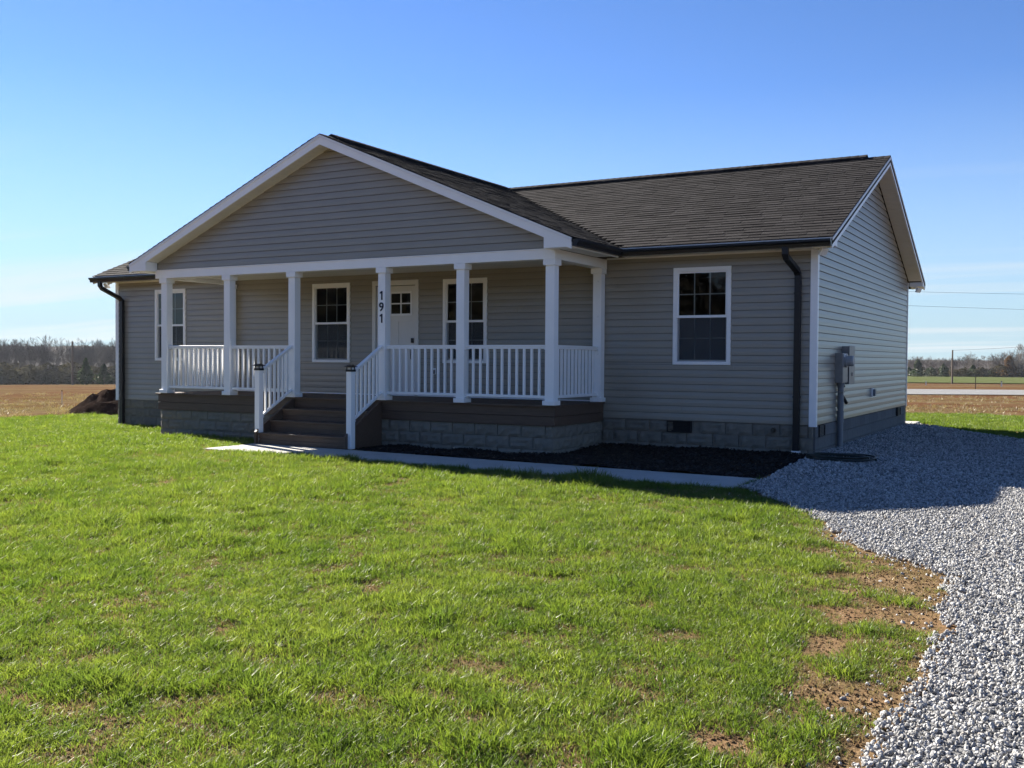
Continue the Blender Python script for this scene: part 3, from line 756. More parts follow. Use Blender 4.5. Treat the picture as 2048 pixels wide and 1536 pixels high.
EXP = .143
SH_VAR = []
def wedge(wd, ln, th):   # unit shingle: u 0..wd, v 0..ln up the slope, lower edge thick; plane z=0
    mb = MB(); t2 = .003
    mb.add([(0, 0, 0), (wd, 0, 0), (wd, ln, 0), (0, ln, 0), (0, 0, th), (wd, 0, th), (wd, ln, t2), (0, ln, t2)],
           [(4, 5, 6, 7), (0, 1, 5, 4), (1, 2, 6, 5), (2, 3, 7, 6), (3, 0, 4, 7)])
    return mb
for th in (.011, .0125, .014, .016): SH_VAR.append(wedge(1.0, EXP+.02, th).mesh('shingle', 'shingle'))
single_budget = [300]
def shingle_field(org, U, V, ulim, nrows, parent, singles=False, name='shingle_field'):
    """U along the course, V up the slope (unit vectors), ulim(v) -> list of (u0,u1)"""
    U = Vector(U); V = Vector(V); Nn = U.cross(V).normalized()
    if Nn.z < 0: Nn = -Nn
    Mx = Matrix((U, V, Nn)).transposed() if U.cross(V).z > 0 else None
    mb = MB(); tint = []
    for k in range(nrows):
        v = k*EXP-.012
        for u0, u1 in ulim(v+.07):
            u = u0; phase = random.random()*.3
            first = True
            while u < u1-.02:
                wd = random.choice((.26, .29, .31, .33))
                if first: wd *= .25+.25*((k*3) % 4)+.1*phase; first = False
                wd = min(wd, u1-u)
                if u1-(u+wd) < .06: wd = u1-u
                i_ = random.choices((0, 1, 2, 3), (3, 4, 3, 2))[0]; th = (.011, .0125, .014, .016)[i_]
                if singles and single_budget[0] > 0:
                    o = link('shingle', SH_VAR[i_], parent); o.rotation_mode = 'QUATERNION'
                    o.rotation_quaternion = Mx.to_quaternion(); o.location = Vector(org)+U*(u+.002)+V*v+Nn*.001; o.scale = (wd-.005, 1, 1); single_budget[0] -= 1
                else:
                    p_ = lambda a_, b_, c_: Vector(org)+U*(u+a_)+V*(v+b_)+Nn*(c_+.001)
                    w1 = wd-.005; t2 = .003; ln = EXP+.02
                    mb.add([p_(.002, 0, 0), p_(w1, 0, 0), p_(w1, ln, 0), p_(.002, ln, 0), p_(.002, 0, th), p_(w1, 0, th), p_(w1, ln, t2), p_(.002, ln, t2)],
                           [(4, 5, 6, 7), (0, 1, 5, 4), (1, 2, 6, 5), (2, 3, 7, 6), (3, 0, 4, 7)])
                    r_ = random.random(); tint += [r_]*5
                u += wd
    me = mb.mesh(name, 'shingle_far')
    at = me.attributes.new('tint', 'FLOAT', 'FACE'); at.data.foreach_set('value', tint)
    bm = bmesh.new(); bm.from_mesh(me); bmesh.ops.recalc_face_normals(bm, faces=bm.faces[:]); bm.to_mesh(me); bm.free()
    o = link(name, me, parent); tag(o, kind='stuff'); return o
cs = math.hypot(1, MS); V = (0, 1/cs, MS/cs); SL = (D/2+OE)*cs; nr_ = int(SL/EXP)
yof = lambda v: -OE+v/cs
def right_lim(v):
    y = yof(v); x0 = xvr(y) if y > ysk else CX+PW
    return [(max(x0+.04, CX), XR1+.012)]
def left_lim(v):
    y = yof(v); x1 = 2*CX-(xvr(y) if y > ysk else CX+PW); return [(XR0-.012, min(x1-.04, CX))]
# the nearest courses as single shingles (lowest rows first), the rest joined
shingle_field((0, -OE, ZE), (1, 0, 0), V, right_lim, nr_, roof, True)
shingle_field((0, -OE, ZE), (1, 0, 0), V, left_lim, nr_, roof)
cs2 = math.hypot(1, PS); nr2 = int(PW*cs2/EXP)
def por_lim(v):
    x = CX+PW-v/cs2; return [(-PY-.012, max(min(yv(x), yj), ysk)-.02 if x < CX+PW-.02 else ysk)]
shingle_field((CX+PW, 0, PZE), (0, 1, 0), (-1/cs2, 0, PS/cs2), por_lim, nr2, proof)
shingle_field((CX-PW, 0, PZE), (0, 1, 0), (1/cs2, 0, PS/cs2), por_lim, nr2, proof)
# ridge caps and vents
def ridge(p0, p1, vent0, vent1, side, slope):
    p0 = Vector(p0); p1 = Vector(p1); al = (p1-p0).normalized(); ln = (p1-p0).length; sd_ = Vector(side)
    u = 0; prev = []
    while u < ln-.03:
        u1 = min(u+.145, ln); th = .022; vv = []
        on = vent0 < u < vent1; lift = .058 if on else .008; hw = .15 if on else .12
        for q, dz_ in ((u, .0), (u1+.01, .006)):
            b_ = p0+al*min(q, ln)
            for s_, z in ((-hw, -hw*slope), (0, 0), (hw, -hw*slope)):
                vv.append(b_+sd_*s_+Vector((0, 0, z+lift+dz_)))
            for s_, z in ((-hw, -hw*slope), (0, 0), (hw, -hw*slope)):
                vv.append(b_+sd_*s_+Vector((0, 0, z+lift+dz_-(.045 if on else .008))))
        mb = MB(); mb.add(vv, [(0, 1, 7, 6), (1, 2, 8, 7), (0, 3, 4, 1), (1, 4, 5, 2), (6, 7, 10, 9), (7, 8, 11, 10), (0, 6, 9, 3), (2, 5, 11, 8)])
        prev.append(mb.build('ridge_cap', 'shingle' if not on else 'shingle', roof)); u = u1
ridge((XR0, D/2, ZR), (XR1, D/2, ZR), .3, 15.2-.1, (0, 1, 0), MS)
ridge((CX, -PY, PZR), (CX, D/2-.15, PZR), .28, 5.9, (1, 0, 0), PS)

# eaves: fascia, soffit, gutters
def eave(x0, x1, tagn):
    MB().box(x0, x1, -OE+.012, -OE+.034, H+.012, ZE-.022).build('fascia', 'white', house)
    MB().box(x0, x1, -OE-.004, -OE+.010, ZE-.028, ZE-.006).build('drip_edge', 'soffit', house)
    s_ = MB().box(x0, x1, -OE+.035, -.004, H+.016, H+.022).build('soffit', 'soffit', house)
    n = int((x1-x0)/.105)
    for k in range(n):
        a_ = x0+(x1-x0)*k/n; MB().box(a_+.003, a_+(x1-x0)/n-.003, -OE+.036, -.022, H+.009, H+.0155).build('soffit_panel', 'soffit', s_)
XE = CX+PW; XEL = CX-PW
eave(XE-.03, OV-.002, 'r'); eave(-L-OV+.002, XEL+.03, 'l')
def gutter(p0, p1, out, name='gutter'):
    p0 = Vector(p0); p1 = Vector(p1); o_ = Vector(out); up_ = Vector((0, 0, 1))
    pr_ = [(0, 0), (.075, 0), (.085, .045), (.118, .068), (.118, .097), (.108, .097), (.106, .074), (.074, .050), (.068, .010), (.008, .010), (.008, .092), (0, .092)]
    mb = MB(); a_ = [p0+o_*q+up_*z for q, z in pr_]; e = p1-p0; n = len(pr_); b_ = [q+e for q in a_]
    mb.add(a_+b_, [(i, (i+1) % n, n+(i+1) % n, n+i) for i in range(n)])
    full = [(0, 0), (.075, 0), (.085, .045), (.118, .068), (.118, .097), (0, .094)]
    for q in (p0, p1):
        mb.prism([q+o_*s_+up_*z for s_, z in full], (e.normalized())*(.003 if q is p0 else -.003))
    g_ = mb.build(name, 'gutter', house)
    bm = bmesh.new(); bm.from_mesh(g_.data); bmesh.ops.recalc_face_normals(bm, faces=bm.faces[:]); bm.to_mesh(g_.data); bm.free(); return g_
GZ = ZE-.134
gutter((XE+.01, -OE-.002, GZ), (OV-.004, -OE-.002, GZ), (0, -1, 0)); gutter((-L-OV+.004, -OE-.002, GZ), (XEL-.01, -OE-.002, GZ), (0, -1, 0))
gutter((XE+.002, -PY+.03, GZ), (XE+.002, -OE-.12, GZ), (1, 0, 0)); gutter((XEL-.002, -PY+.03, GZ), (XEL-.002, -OE-.12, GZ), (-1, 0, 0))
gutter((-L-OV+.004, D+OE+.002, GZ), (OV-.004, D+OE+.002, GZ), (0, 1, 0))
for sg, xe in ((1, XE), (-1, XEL)):   # porch side eaves
    xi = BX1+.012 if sg > 0 else BX0-.012
    a_, b_ = sorted((xi, xe-.03*sg)); MB().box(a_, b_, -PY+.03, -.42, 2.537, 2.545).build('soffit', 'soffit', house)
    a_, b_ = sorted((xe-.03*sg, xe-.002*sg)); MB().box(a_, b_, -PY+.03, -OE-.02, 2.515, PZE-.03).build('fascia', 'white', house)

# main roof rakes at the right end (and the mirrored left end)
def rake_x(X, sg):
    zt = lambda y: zmain(y)-.014
    for ya, yb_ in ((-OE, D/2), (D+OE, D/2)):
        b_ = [(X, ya, zt(ya)), (X, yb_, zt(yb_)), (X, yb_, zt(yb_)-.155), (X, ya, zt(ya)-.155)]
        if sg > 0: b_ = [(x-.0, y, z) for x, y, z in b_]
        MB().prism(b_, (-.025*sg, 0, 0)).build('rake_board', 'white', house)
        MB().prism([(X+.001*sg, ya, zt(ya)+.001), (X+.001*sg, yb_, zt(yb_)+.001), (X+.001*sg, yb_, zt(yb_)-.042), (X+.001*sg, ya, zt(ya)-.042)], (.010*sg, 0, 0)).build('drip_edge', 'white_trim', house)
        # sloped soffit
        xs_ = (X-.026*sg, 0.024 if sg > 0 else -L-.024)
        zs_ = lambda y: zt(y)-.145
        y0_ = 0.0 if ya < 1 else D
        so = MB().prism([(xs_[1], y0_, zs_(y0_)), (xs_[0], y0_, zs_(y0_)), (xs_[0], yb_, zs_(yb_)), (xs_[1], yb_, zs_(yb_))], (0, 0, .008)).build('rake_soffit', 'soffit', house)
        if sg > 0:
            n = 30
            for k in range(n):
                a1 = y0_+(yb_-y0_)*(k+.04)/n; b1 = y0_+(yb_-y0_)*(k+.96)/n
                MB().prism([(xs_[1], a1, zs_(a1)-.001), (xs_[0], a1, zs_(a1)-.001), (xs_[0], b1, zs_(b1)-.001), (xs_[1], b1, zs_(b1)-.001)], (0, 0, -.005)).build('soffit_panel', 'soffit', so)
        # return box
        yq = -.06 if ya < 1 else D+.06
        pg = [(0, ya+(.034 if ya < 1 else -.034), H+.022), (0, yq, H+.022), (0, yq, zs_(yq)+.004), (0, ya+(.034 if ya < 1 else -.034), zs_(ya)+.012)]
        MB().prism([(X-.002*sg, y, z) for _, y, z in pg], (-(OV-.03)*sg, 0, 0)).build('eave_return', 'white', house)
rake_x(OV, 1); rake_x(-L-OV, -1)
# porch gable rakes
for sg in (1, -1):
    zt = lambda x: zpor(x)-.012
    xe = CX+PW*sg
    f_ = lambda q, w_, y_, t_: MB().prism([(xe, y_, zt(xe)+q), (CX, y_, zt(CX)+q), (CX, y_, zt(CX)+q-w_), (xe, y_, zt(xe)+q-w_)], (0, t_, 0))
    f_(0, .158, -PY, .024).build('rake_board', 'white', house)
    f_(.002, .046, -PY-.011, .010).build('drip_edge', 'white_trim', house)
    zs_ = lambda x: zt(x)-.150
    xi = CX+4.14*sg
    so = MB().prism([(xi, -PY+.025, zs_(xi)), (CX, -PY+.025, zs_(CX)), (CX, GW-.003, zs_(CX)), (xi, GW-.003, zs_(xi))], (0, 0, .008)).build('rake_soffit', 'soffit', house)
    n = 40
    for k in range(n):
        a1 = xi+(CX-xi)*(k+.04)/n; b1 = xi+(CX-xi)*(k+.96)/n
        MB().prism([(a1, -PY+.026, zs_(a1)-.001), (b1, -PY+.026, zs_(b1)-.001), (b1, GW-.02, zs_(b1)-.001), (a1, GW-.02, zs_(a1)-.001)], (0, 0, -.005)).build('soffit_panel', 'soffit', so)
    MB().prism([(xi, GW-.019, zs_(xi)-.012), (CX, GW-.019, zs_(CX)-.012), (CX, GW-.019, zs_(CX)+.002), (xi, GW-.019, zs_(xi)+.002)], (0, .017, 0)).build('soffit_trim', 'soffit', house)
    # return box under the rake end
    xr = xi+.02*sg
    MB().prism([(xe-.001*sg, -PY+.002, 2.520), (xr, -PY+.002, 2.520), (xr, -PY+.002, zs_(xr)+.004), (xe-.001*sg, -PY+.002, zs_(xe)+.02)], (0, -PY*-1-1.80+.02, 0)).build('eave_return', 'white', house)

# downspouts
def downspout(x, tops, zb):
    mb = MB(); mb.rtube(tops+[(x, -.062, zb)], .088, .066); d_ = mb.build('downspout', 'gutter', house)
    MB().box(x-.056, x+.056, -.104, -.020, zb-.055, zb+.006).build('outlet_adapter', 'white_trim', d_)
    for z in (1.9, .4): MB().box(x-.05, x+.05, -.099, -.020, z, z+.025).build('strap', 'gutter', d_)
downspout(-.245, [(-.335, -.445, GZ+.01), (-.335, -.445, 2.45), (-.325, -.42, 2.40), (-.255, -.11, 2.24), (-.247, -.064, 2.18), (-.245, -.062, 2.1)], -.375)
downspout(-14.80, [(-15.02, -.445, GZ+.01), (-15.02, -.445, 2.46), (-15.0, -.42, 2.40), (-14.83, -.10, 2.20), (-14.80, -.064, 2.14), (-14.80, -.062, 2.05)], -.56)

# --- electrics on the right wall
mb = MB(); mb.box(.012, .128, 1.235, 1.60, .60, 1.06); mb.box(.128, .134, 1.245, 1.59, .61, 1.05)
mt = mb.build('electric_meter', 'galv', house, bevel=.004); mt['label'] = 'grey meter box with round glass meter'
mb = MB(); mb.tube([(.134, 1.42, .94), (.165, 1.42, .94)], .100, 20); mb.tube([(.165, 1.42, .94), (.235, 1.42, .94), (.262, 1.42, .94)], [.083, .083, .070], 20); mb.build('meter_dial', 'glassy_grey', mt, smooth=False)
MB().box(.1345, .140, 1.30, 1.42, 1.0, 1.045).build('sticker', 'white_trim', mt)
mb = MB(); mb.box(.012, .125, 1.72, 2.13, .575, 1.175); mb.box(.125, .133, 1.71, 2.14, .57, 1.185); mb.box(.133, .145, 1.90, 1.95, .70, .76)
mb.build('breaker_panel', 'galv', house, bevel=.004)
mb = MB(); mb.tube([(.07, 1.40, -.55), (.07, 1.40, .60)], .046, 14); cdt = mb.build('conduit', 'pvc', house)
mb = MB(); mb.tube([(.07, 1.40, .52), (.07, 1.40, .60)], [.050, .062], 14); mb.build('coupling', 'pvc', cdt); MB().tube([(.07, 1.40, -.02), (.07, 1.40, .16)], .053, 14).build('coupling', 'pvc', cdt); MB().tube([(.07, 1.40, .20), (.07, 1.40, .40)], .050, 14).build('coupling', 'pvc', cdt)
MB().box(.012, .122, 1.335, 1.465, .445, .465).build('strap', 'galv', cdt)
mb = MB(); mb.tube([(.02, 1.66, .42), (.05, 1.76, .34), (.07, 1.84, .27)], .028, 8); mb.build('cable_stub', 'black_metal', house)
mb = MB(); mb.tube([(.08, 1.56, .60), (.09, 1.58, .53)], .012, 6); mb.build('cable_stub', 'black_metal', house)
mb = MB(); mb.box(.010, .045, 4.22, 4.36, .30, .45); ob = mb.build('outlet_box', 'white_trim', house, bevel=.003)
MB().box(.045, .085, 4.245, 4.335, .315, .435).build('outlet_cover', 'pvc', ob)
mb = MB(); mb.box(-6.69, -6.585, -.034, -.016, .655, .765); ob = mb.build('outlet_box', 'white_trim', house, bevel=.003)
MB().box(-6.675, -6.60, -.052, -.034, .665, .735).build('outlet_cover', 'vent', ob)

# --- floodlights under the eaves
def flood(p, dirx, name='floodlight'):
    x, y, z = p
    mb = MB(); mb.tube([(x, y, z), (x, y, z-.03)], .05, 14); mb.tube([(x, y, z-.03), (x+.03*dirx, y-.01, z-.055)], .013, 8)
    f_ = mb.build(name, 'white', house)
    c_ = Vector((x+.075*dirx, y-.02, z-.075)); ax = Vector((dirx, -.35, -.55)).normalized(); s1 = ax.cross(Vector((0, 0, 1))).normalized(); s2 = s1.cross(ax)
    mb = MB(); mb.hexa([c_+s1*a_*.085+s2*b_*.05+ax*d_ for d_ in (-.018, .018) for a_, b_ in ((-1, -1), (1, -1), (1, 1), (-1, 1))]); mb.build('lamp_head', 'white_trim', f_)
    mb = MB(); mb.hexa([c_+s1*a_*.07+s2*b_*.038+ax*d_ for d_ in (.0185, .022) for a_, b_ in ((-1, -1), (1, -1), (1, 1), (-1, 1))]); mb.build('lamp_lens', 'lens', f_)
flood((.05, -.13, H+.020), 1); flood((.13, D+.17, H+.020), 1); flood((-L-.05, -.15, H+.010), -1)

# ------------------------------------------------------------------ scatter by geometry nodes (grass, stones, chips, far wood)
def scatter(name, pts, rots, scls, var, meshes):
    pts = np.asarray(pts, np.float32); n = len(pts)
    me = bpy.data.meshes.new(name); me.vertices.add(n); me.vertices.foreach_set('co', pts.ravel())
    a_ = me.attributes.new('rot', 'FLOAT_VECTOR', 'POINT'); a_.data.foreach_set('vector', np.asarray(rots, np.float32).ravel())
    a_ = me.attributes.new('scl', 'FLOAT_VECTOR', 'POINT'); a_.data.foreach_set('vector', np.asarray(scls, np.float32).ravel())
    a_ = me.attributes.new('var', 'INT', 'POINT'); a_.data.foreach_set('value', np.asarray(var, np.int32))
    me.update()
    cl_ = bpy.data.collections.new(name+'_kinds')
    for i, q in enumerate(meshes):
        o = bpy.data.objects.new('%s_kind_%02d' % (name, i), q); cl_.objects.link(o)
    ng = bpy.data.node_groups.new(name+'_nodes', 'GeometryNodeTree')
    ng.interface.new_socket('Geometry', in_out='INPUT', socket_type='NodeSocketGeometry'); ng.interface.new_socket('Geometry', in_out='OUTPUT', socket_type='NodeSocketGeometry')
    N = ng.nodes; gi = N.new('NodeGroupInput'); go = N.new('NodeGroupOutput'); ip = N.new('GeometryNodeInstanceOnPoints')
    ci = N.new('GeometryNodeCollectionInfo'); ci.inputs['Collection'].default_value = cl_; ci.inputs['Separate Children'].default_value = True; ci.inputs['Reset Children'].default_value = True
    def na(nm, ty):
        q = N.new('GeometryNodeInputNamedAttribute'); q.data_type = ty; q.inputs['Name'].default_value = nm; return q.outputs['Attribute']
    er = N.new('FunctionNodeEulerToRotation'); lk = ng.links.new
    lk(gi.outputs[0], ip.inputs['Points']); lk(ci.outputs[0], ip.inputs['Instance']); ip.inputs['Pick Instance'].default_value = True
    lk(na('var', 'INT'), ip.inputs['Instance Index']); lk(na('rot', 'FLOAT_VECTOR'), er.inputs[0]); lk(er.outputs[0], ip.inputs['Rotation']); lk(na('scl', 'FLOAT_VECTOR'), ip.inputs['Scale'])
    lk(ip.outputs[0], go.inputs[0])
    o = link(name, me); md = o.modifiers.new('scatter', 'NODES'); md.node_group = ng
    return o

def inside(P, x, y):
    x = np.asarray(x); y = np.asarray(y); r_ = np.zeros(x.shape, bool); n = len(P)
    for i in range(n):
        x0, y0 = P[i]; x1, y1 = P[(i+1) % n]
        if y0 == y1: continue
        c_ = ((y0 > y) != (y1 > y)) & (x < (x1-x0)*(y-y0)/(y1-y0)+x0); r_ ^= c_
    return r_
def edge_dist(P, x, y, closed=True):
    d_ = np.full(np.shape(x), 1e9); n = len(P)
    for i in range(n if closed else n-1):
        x0, y0 = P[i]; x1, y1 = P[(i+1) % n]; l2 = (x1-x0)**2+(y1-y0)**2
        t_ = np.clip(((x-x0)*(x1-x0)+(y-y0)*(y1-y0))/max(l2, 1e-9), 0, 1); d_ = np.minimum(d_, np.hypot(x-x0-t_*(x1-x0), y-y0-t_*(y1-y0)))
    return d_
def vnoise(x, y, s, seed):
    """cheap smooth value noise"""
    g_ = np.random.default_rng(seed).random((64, 64)); u = x/s; v = y/s; i = np.floor(u).astype(int); j = np.floor(v).astype(int); fu = u-i; fv = v-j
    fu = fu*fu*(3-2*fu); fv = fv*fv*(3-2*fv); q = lambda a, b: g_[a % 64, b % 64]
    return (q(i, j)*(1-fu)+q(i+1, j)*fu)*(1-fv)+(q(i, j+1)*(1-fu)+q(i+1, j+1)*fu)*fv
def ring_points(dens, d0, d1, a0=-4, a1=64):
    """random points in the viewed wedge between two distances, uniform per square metre"""
    area = .5*R(a1-a0)*(d1*d1-d0*d0); n = int(area*dens)
    d_ = np.sqrt(rng.uniform(d0*d0, d1*d1, n)); a_ = np.radians(rng.uniform(a0, a1, n))
    return CAM.x-d_*np.sin(a_), CAM.y+d_*np.cos(a_)

# ---- grass
def tuft(nb, rad, hmin, hmax, wid, lean, mat):
    mb = MB()
    for _ in range(nb):
        a = random.uniform(0, 6.283); r_ = rad*math.sqrt(random.random()); bx, by = r_*math.cos(a), r_*math.sin(a)
        h = random.uniform(hmin, hmax); th = a+random.uniform(-1.2, 1.2); ln = lean*random.uniform(.2, 1.3)*h; dx, dy = math.cos(th)*ln, math.sin(th)*ln
        fa = random.uniform(0, 6.283); wx, wy = math.cos(fa)*wid*.5, math.sin(fa)*wid*.5
        p0 = (bx-wx, by-wy, -.01); p1 = (bx+wx, by+wy, -.01); m1 = (bx+dx*.35+wx*.9, by+dy*.35+wy*.9, h*.55); m0 = (bx+dx*.35-wx*.9, by+dy*.35-wy*.9, h*.55); tp = (bx+dx, by+dy, h*random.uniform(.82, 1))
        mb.add([p0, p1, m1, m0, tp], [(0, 1, 2, 3), (3, 2, 4)])
    return mb.mesh('tuft', mat)
TU = [tuft(15, .042, .025, .062, .0042, .95, 'grass') for _ in range(4)]+[tuft(22, .060, .035, .085, .0045, .85, 'grass') for _ in range(3)]+[tuft(10, .05, .012, .045, .0035, 1.3, 'dry_grass') for _ in range(3)]
FT = [tuft(30, .13, .025, .065, .009, .9, 'grass') for _ in range(4)]
BARE = [(2.3, -7.7, .62, .95), (1.75, -6.95, .45, .25), (2.3, -8.6, .3, .45), (2.3, -9.4, .25, .28), (2.35, -10.2, .14, .2), (2.2, -10.95, .2, .14),
        (-3.35, -7.9, .18, .10), (-1.85, -9.95, .16, .10), (.95, -11.05, .22, .10)]
def bare(x, y):
    b_ = np.zeros(x.shape)
    for q in BARE: b_ = np.maximum(b_, 1-np.hypot((x-q[0])/q[2], (y-q[1])/q[3]))
    b_ = b_+.9*(vnoise(x, y, .16, 5)-.5)
    e_ = edge_dist(GE[4:], x, y, False)
    b_ = np.maximum(b_, (.42-e_)*1.5*sm(-4.6, -6.6, y)+.8*(vnoise(x, y, .25, 8)-.5))
    nz_ = .6*vnoise(x, y, .9, 11)+.4*vnoise(x, y, .3, 12)
    b_ = np.maximum(b_, (nz_-.97)*4*sm(16, 7, np.hypot(x-CAM.x, y-CAM.y)))
    return b_
WKP = [(-8.44, -2.56), (-8.44, -3.74), (-4.2, -3.83), (.06, -3.96), (.04, -2.80), (-6.3, -2.56)]
def lawn_ok(x, y, pad=0.0):
    a_ = np.degrees(np.arctan2(-(x-CAM.x), y-CAM.y)); d_ = np.hypot(x-CAM.x, y-CAM.y)
    rr = np.interp(a_, range(-30, 80, 3), [lawn_r(q) for q in range(-30, 80, 3)])
    ok = d_ < rr+.25*(vnoise(x, y, .5, 3)-.5)
    ok &= ~inside(GP, x, y) & ~inside(WKP, x, y)
    ok &= ~((x > -L-.02) & (x < .0) & (y > -.03) & (y < D+.02)) & ~((x > CX-4.2) & (x < CX+4.2) & (y > -1.74) & (y < .1))
    ok &= ~inside([(-6.4, -1.5), (-6.4, -2.6), (.1, -2.86), (.1, .1), (-6.4, .1)], x, y)
    ok &= ~((x > -8.5) & (x < -6.3) & (y > -2.7) & (y < -1.6))
    ok &= ~((x > -1.5) & (x < .4) & (y > 8.5) & (y < 9.75))
    return ok
gx_, gy_, gs_, gvr, tl_ = [], [], [], [], []
for dens, d0, d1, kinds, ks in ((1300, 2.2, 6.5, 'n', .95), (900, 6.5, 10, 'n', 1.0), (560, 10, 16, 'n', 1.1), (100, 16, 32.5, 'f', 1.0), (40, 16, 32.5, 'n', 1.2)):
    x, y = ring_points(dens, d0, d1); k = lawn_ok(x, y); x, y = x[k], y[k]
    b_ = bare(x, y); keep = rng.random(len(x)) > np.clip((b_-.12)*2.2, 0, .965); x, y, b_ = x[keep], y[keep], b_[keep]
    h = .62+.75*vnoise(x, y, .8, 21)*(.5+vnoise(x, y, .22, 22)); h *= np.clip(1.05-.9*np.clip(b_, 0, .6), .4, 1.1)
    h *= rng.uniform(.8, 1.2, len(x))*ks*(1+.4*sm(.72, .86, vnoise(x, y, .28, 23)))*(.80+.20*sm(4, 8, np.hypot(x-CAM.x, y-CAM.y)))
    if kinds == 'n':
        v = rng.integers(0, 4, len(x)); big = rng.random(len(x)) < .10+.35*(vnoise(x, y, .45, 31) > .72); v[big] = rng.integers(4, 7, big.sum())
        dry = rng.random(len(x)) < np.clip(.05+.8*np.clip(b_+.12, 0, .7), 0, .65); v[dry] = rng.integers(7, 10, dry.sum())
    else: v = 10+rng.integers(0, 4, len(x))
    gx_.append(x); gy_.append(y); gs_.append(h); gvr.append(v)
# straw litter on the bare ground
x, y = ring_points(1500, 2.4, 11); k = lawn_ok(x, y); x, y = x[k], y[k]; b_ = bare(x, y); k = (b_ > .06) & (rng.random(len(x)) < .40*np.clip(1.25-b_, .25, 1)*(.3+vnoise(x, y, .3, 77))); x, y = x[k], y[k]
gx_.append(x); gy_.append(y); gs_.append(rng.uniform(.4, .8, len(x))); gvr.append(rng.integers(7, 10, len(x)))
x = np.concatenate(gx_); y = np.concatenate(gy_); s_ = np.concatenate(gs_); v = np.concatenate(gvr); n = len(x)
rot = np.stack([rng.normal(0, .10, n), rng.normal(0, .10, n), rng.uniform(0, 6.283, n)], 1)
g_o = scatter('grass', np.stack([x, y, zg(x, y)+.012], 1), rot, np.stack([.5+.5*s_, .5+.5*s_, s_], 1), v, TU+FT)
tag(g_o, 'short bright green lawn grass with thin straw patches', 'grass', kind='stuff')

# ---- stubble and straw clumps on the near part of the ploughed field
gx_, gy_ = [], []
for a0, a1 in ((46, 62), (-4, 12)):
    for dens, d0, d1 in ((3, 27, 45), (1.0, 45, 80)):
        x, y = ring_points(dens, d0, d1, a0, a1); k = ~lawn_ok(x, y) & (vnoise(x, y, 1.6, 41) > .38); k &= ~((x > -15.2) & (x < .5) & (y > -2) & (y < 9)) & ~inside(GP, x, y); gx_.append(x[k]); gy_.append(y[k])
x = np.concatenate(gx_); y = np.concatenate(gy_); n = len(x)
ST = [tuft(16, .16, .04, .14, .012, 1.2, 'dry_grass') for _ in range(3)]+[rock_ for rock_ in ()]
so_ = scatter('stubble', np.stack([x, y, zg(x, y)], 1), np.stack([np.zeros(n), np.zeros(n), rng.uniform(0, 6.283, n)], 1), np.stack([rng.uniform(.7, 1.5, n)]*2+[rng.uniform(.5, 1.3, n)], 1), rng.integers(0, 3, n), ST)
tag(so_, 'dry straw stubble on the brown field beyond the lawn', 'stubble', kind='stuff')
# ---- gravel stones
def rock(seed):
    bm = bmesh.new(); bmesh.ops.create_icosphere(bm, subdivisions=1, radius=1); rr = random.Random(seed)
    sx, sy, sz = rr.uniform(.75, 1.25), rr.uniform(.6, .95), rr.uniform(.45, .8)
    for v in bm.verts:
        k = rr.uniform(.72, 1.12); v.co = Vector((v.co.x*sx*k, v.co.y*sy*k, v.co.z*sz*k))
    me = bpy.data.meshes.new('stone'); bm.to_mesh(me); bm.free(); me.materials.append(M['stone']); return me
RK = [rock(i) for i in range(9)]
px, py, ps = [], [], []
for dens, d0, d1, s0, s1 in ((4200, 2.4, 7, .007, .0165), (2700, 7, 12, .0085, .018), (1300, 12, 19, .0115, .023), (520, 19, 27, .016, .031)):
    x, y = ring_points(dens, d0, d1, -10, 36); k = inside(GP, x+.16*(vnoise(x, y, .22, 91)-.5)+.08*(vnoise(x, y, .07, 92)-.5), y+.16*(vnoise(x, y, .22, 93)-.5)); x, y = x[k], y[k]
    px.append(x); py.append(y); ps.append((s0+(s1-s0)*rng.random(len(x))**1.7)*np.where(rng.random(len(x)) < .05, 1.35, 1))
# stray stones spilled onto the grass edge
x, y = ring_points(260, 2.4, 13, -6, 20); e_ = edge_dist(GE[4:], x, y, False); k = (~inside(GP, x, y)) & (rng.random(len(x)) < np.exp(-e_/.13)) & (x > -1) & (y < -3.9)
px.append(x[k]); py.append(y[k]); ps.append(rng.uniform(.009, .018, k.sum()))
x = np.concatenate(px); y = np.concatenate(py); s_ = np.concatenate(ps); n = len(x)
zz = zg(x, y)+.028+.045*sm(1.8, .2, x)*sm(-3.5, -.5, y)+rng.uniform(-.004, .014, n)
zz = np.where(inside(GP, x, y), zz, zg(x, y)+.016)
st_o = scatter('gravel', np.stack([x, y, zz], 1), rng.uniform(0, 6.283, (n, 3)), np.stack([s_]*3, 1), rng.integers(0, 9, n), RK)
tag(st_o, 'loose crushed grey stone covering the drive', 'gravel', kind='stuff')

# ---- crumbs of soil on the bare patches
CR = []
for i in range(4):
    q = rock(40+i); q.materials.clear(); q.materials.append(M['soil']); CR.append(q)
x, y = ring_points(2600, 2.4, 11); k = lawn_ok(x, y); x, y = x[k], y[k]; k = bare(x, y) > .08; x, y = x[k], y[k]; n = len(x)
co_ = scatter('soil_crumbs', np.stack([x, y, zg(x, y)+.013], 1), rng.uniform(0, 6.283, (n, 3)), np.stack([.003+.011*rng.random(n)**3]*3, 1), rng.integers(0, 4, n), CR)
tag(co_, 'loose orange-brown soil crumbs on the bare lawn patches', 'soil', kind='stuff')

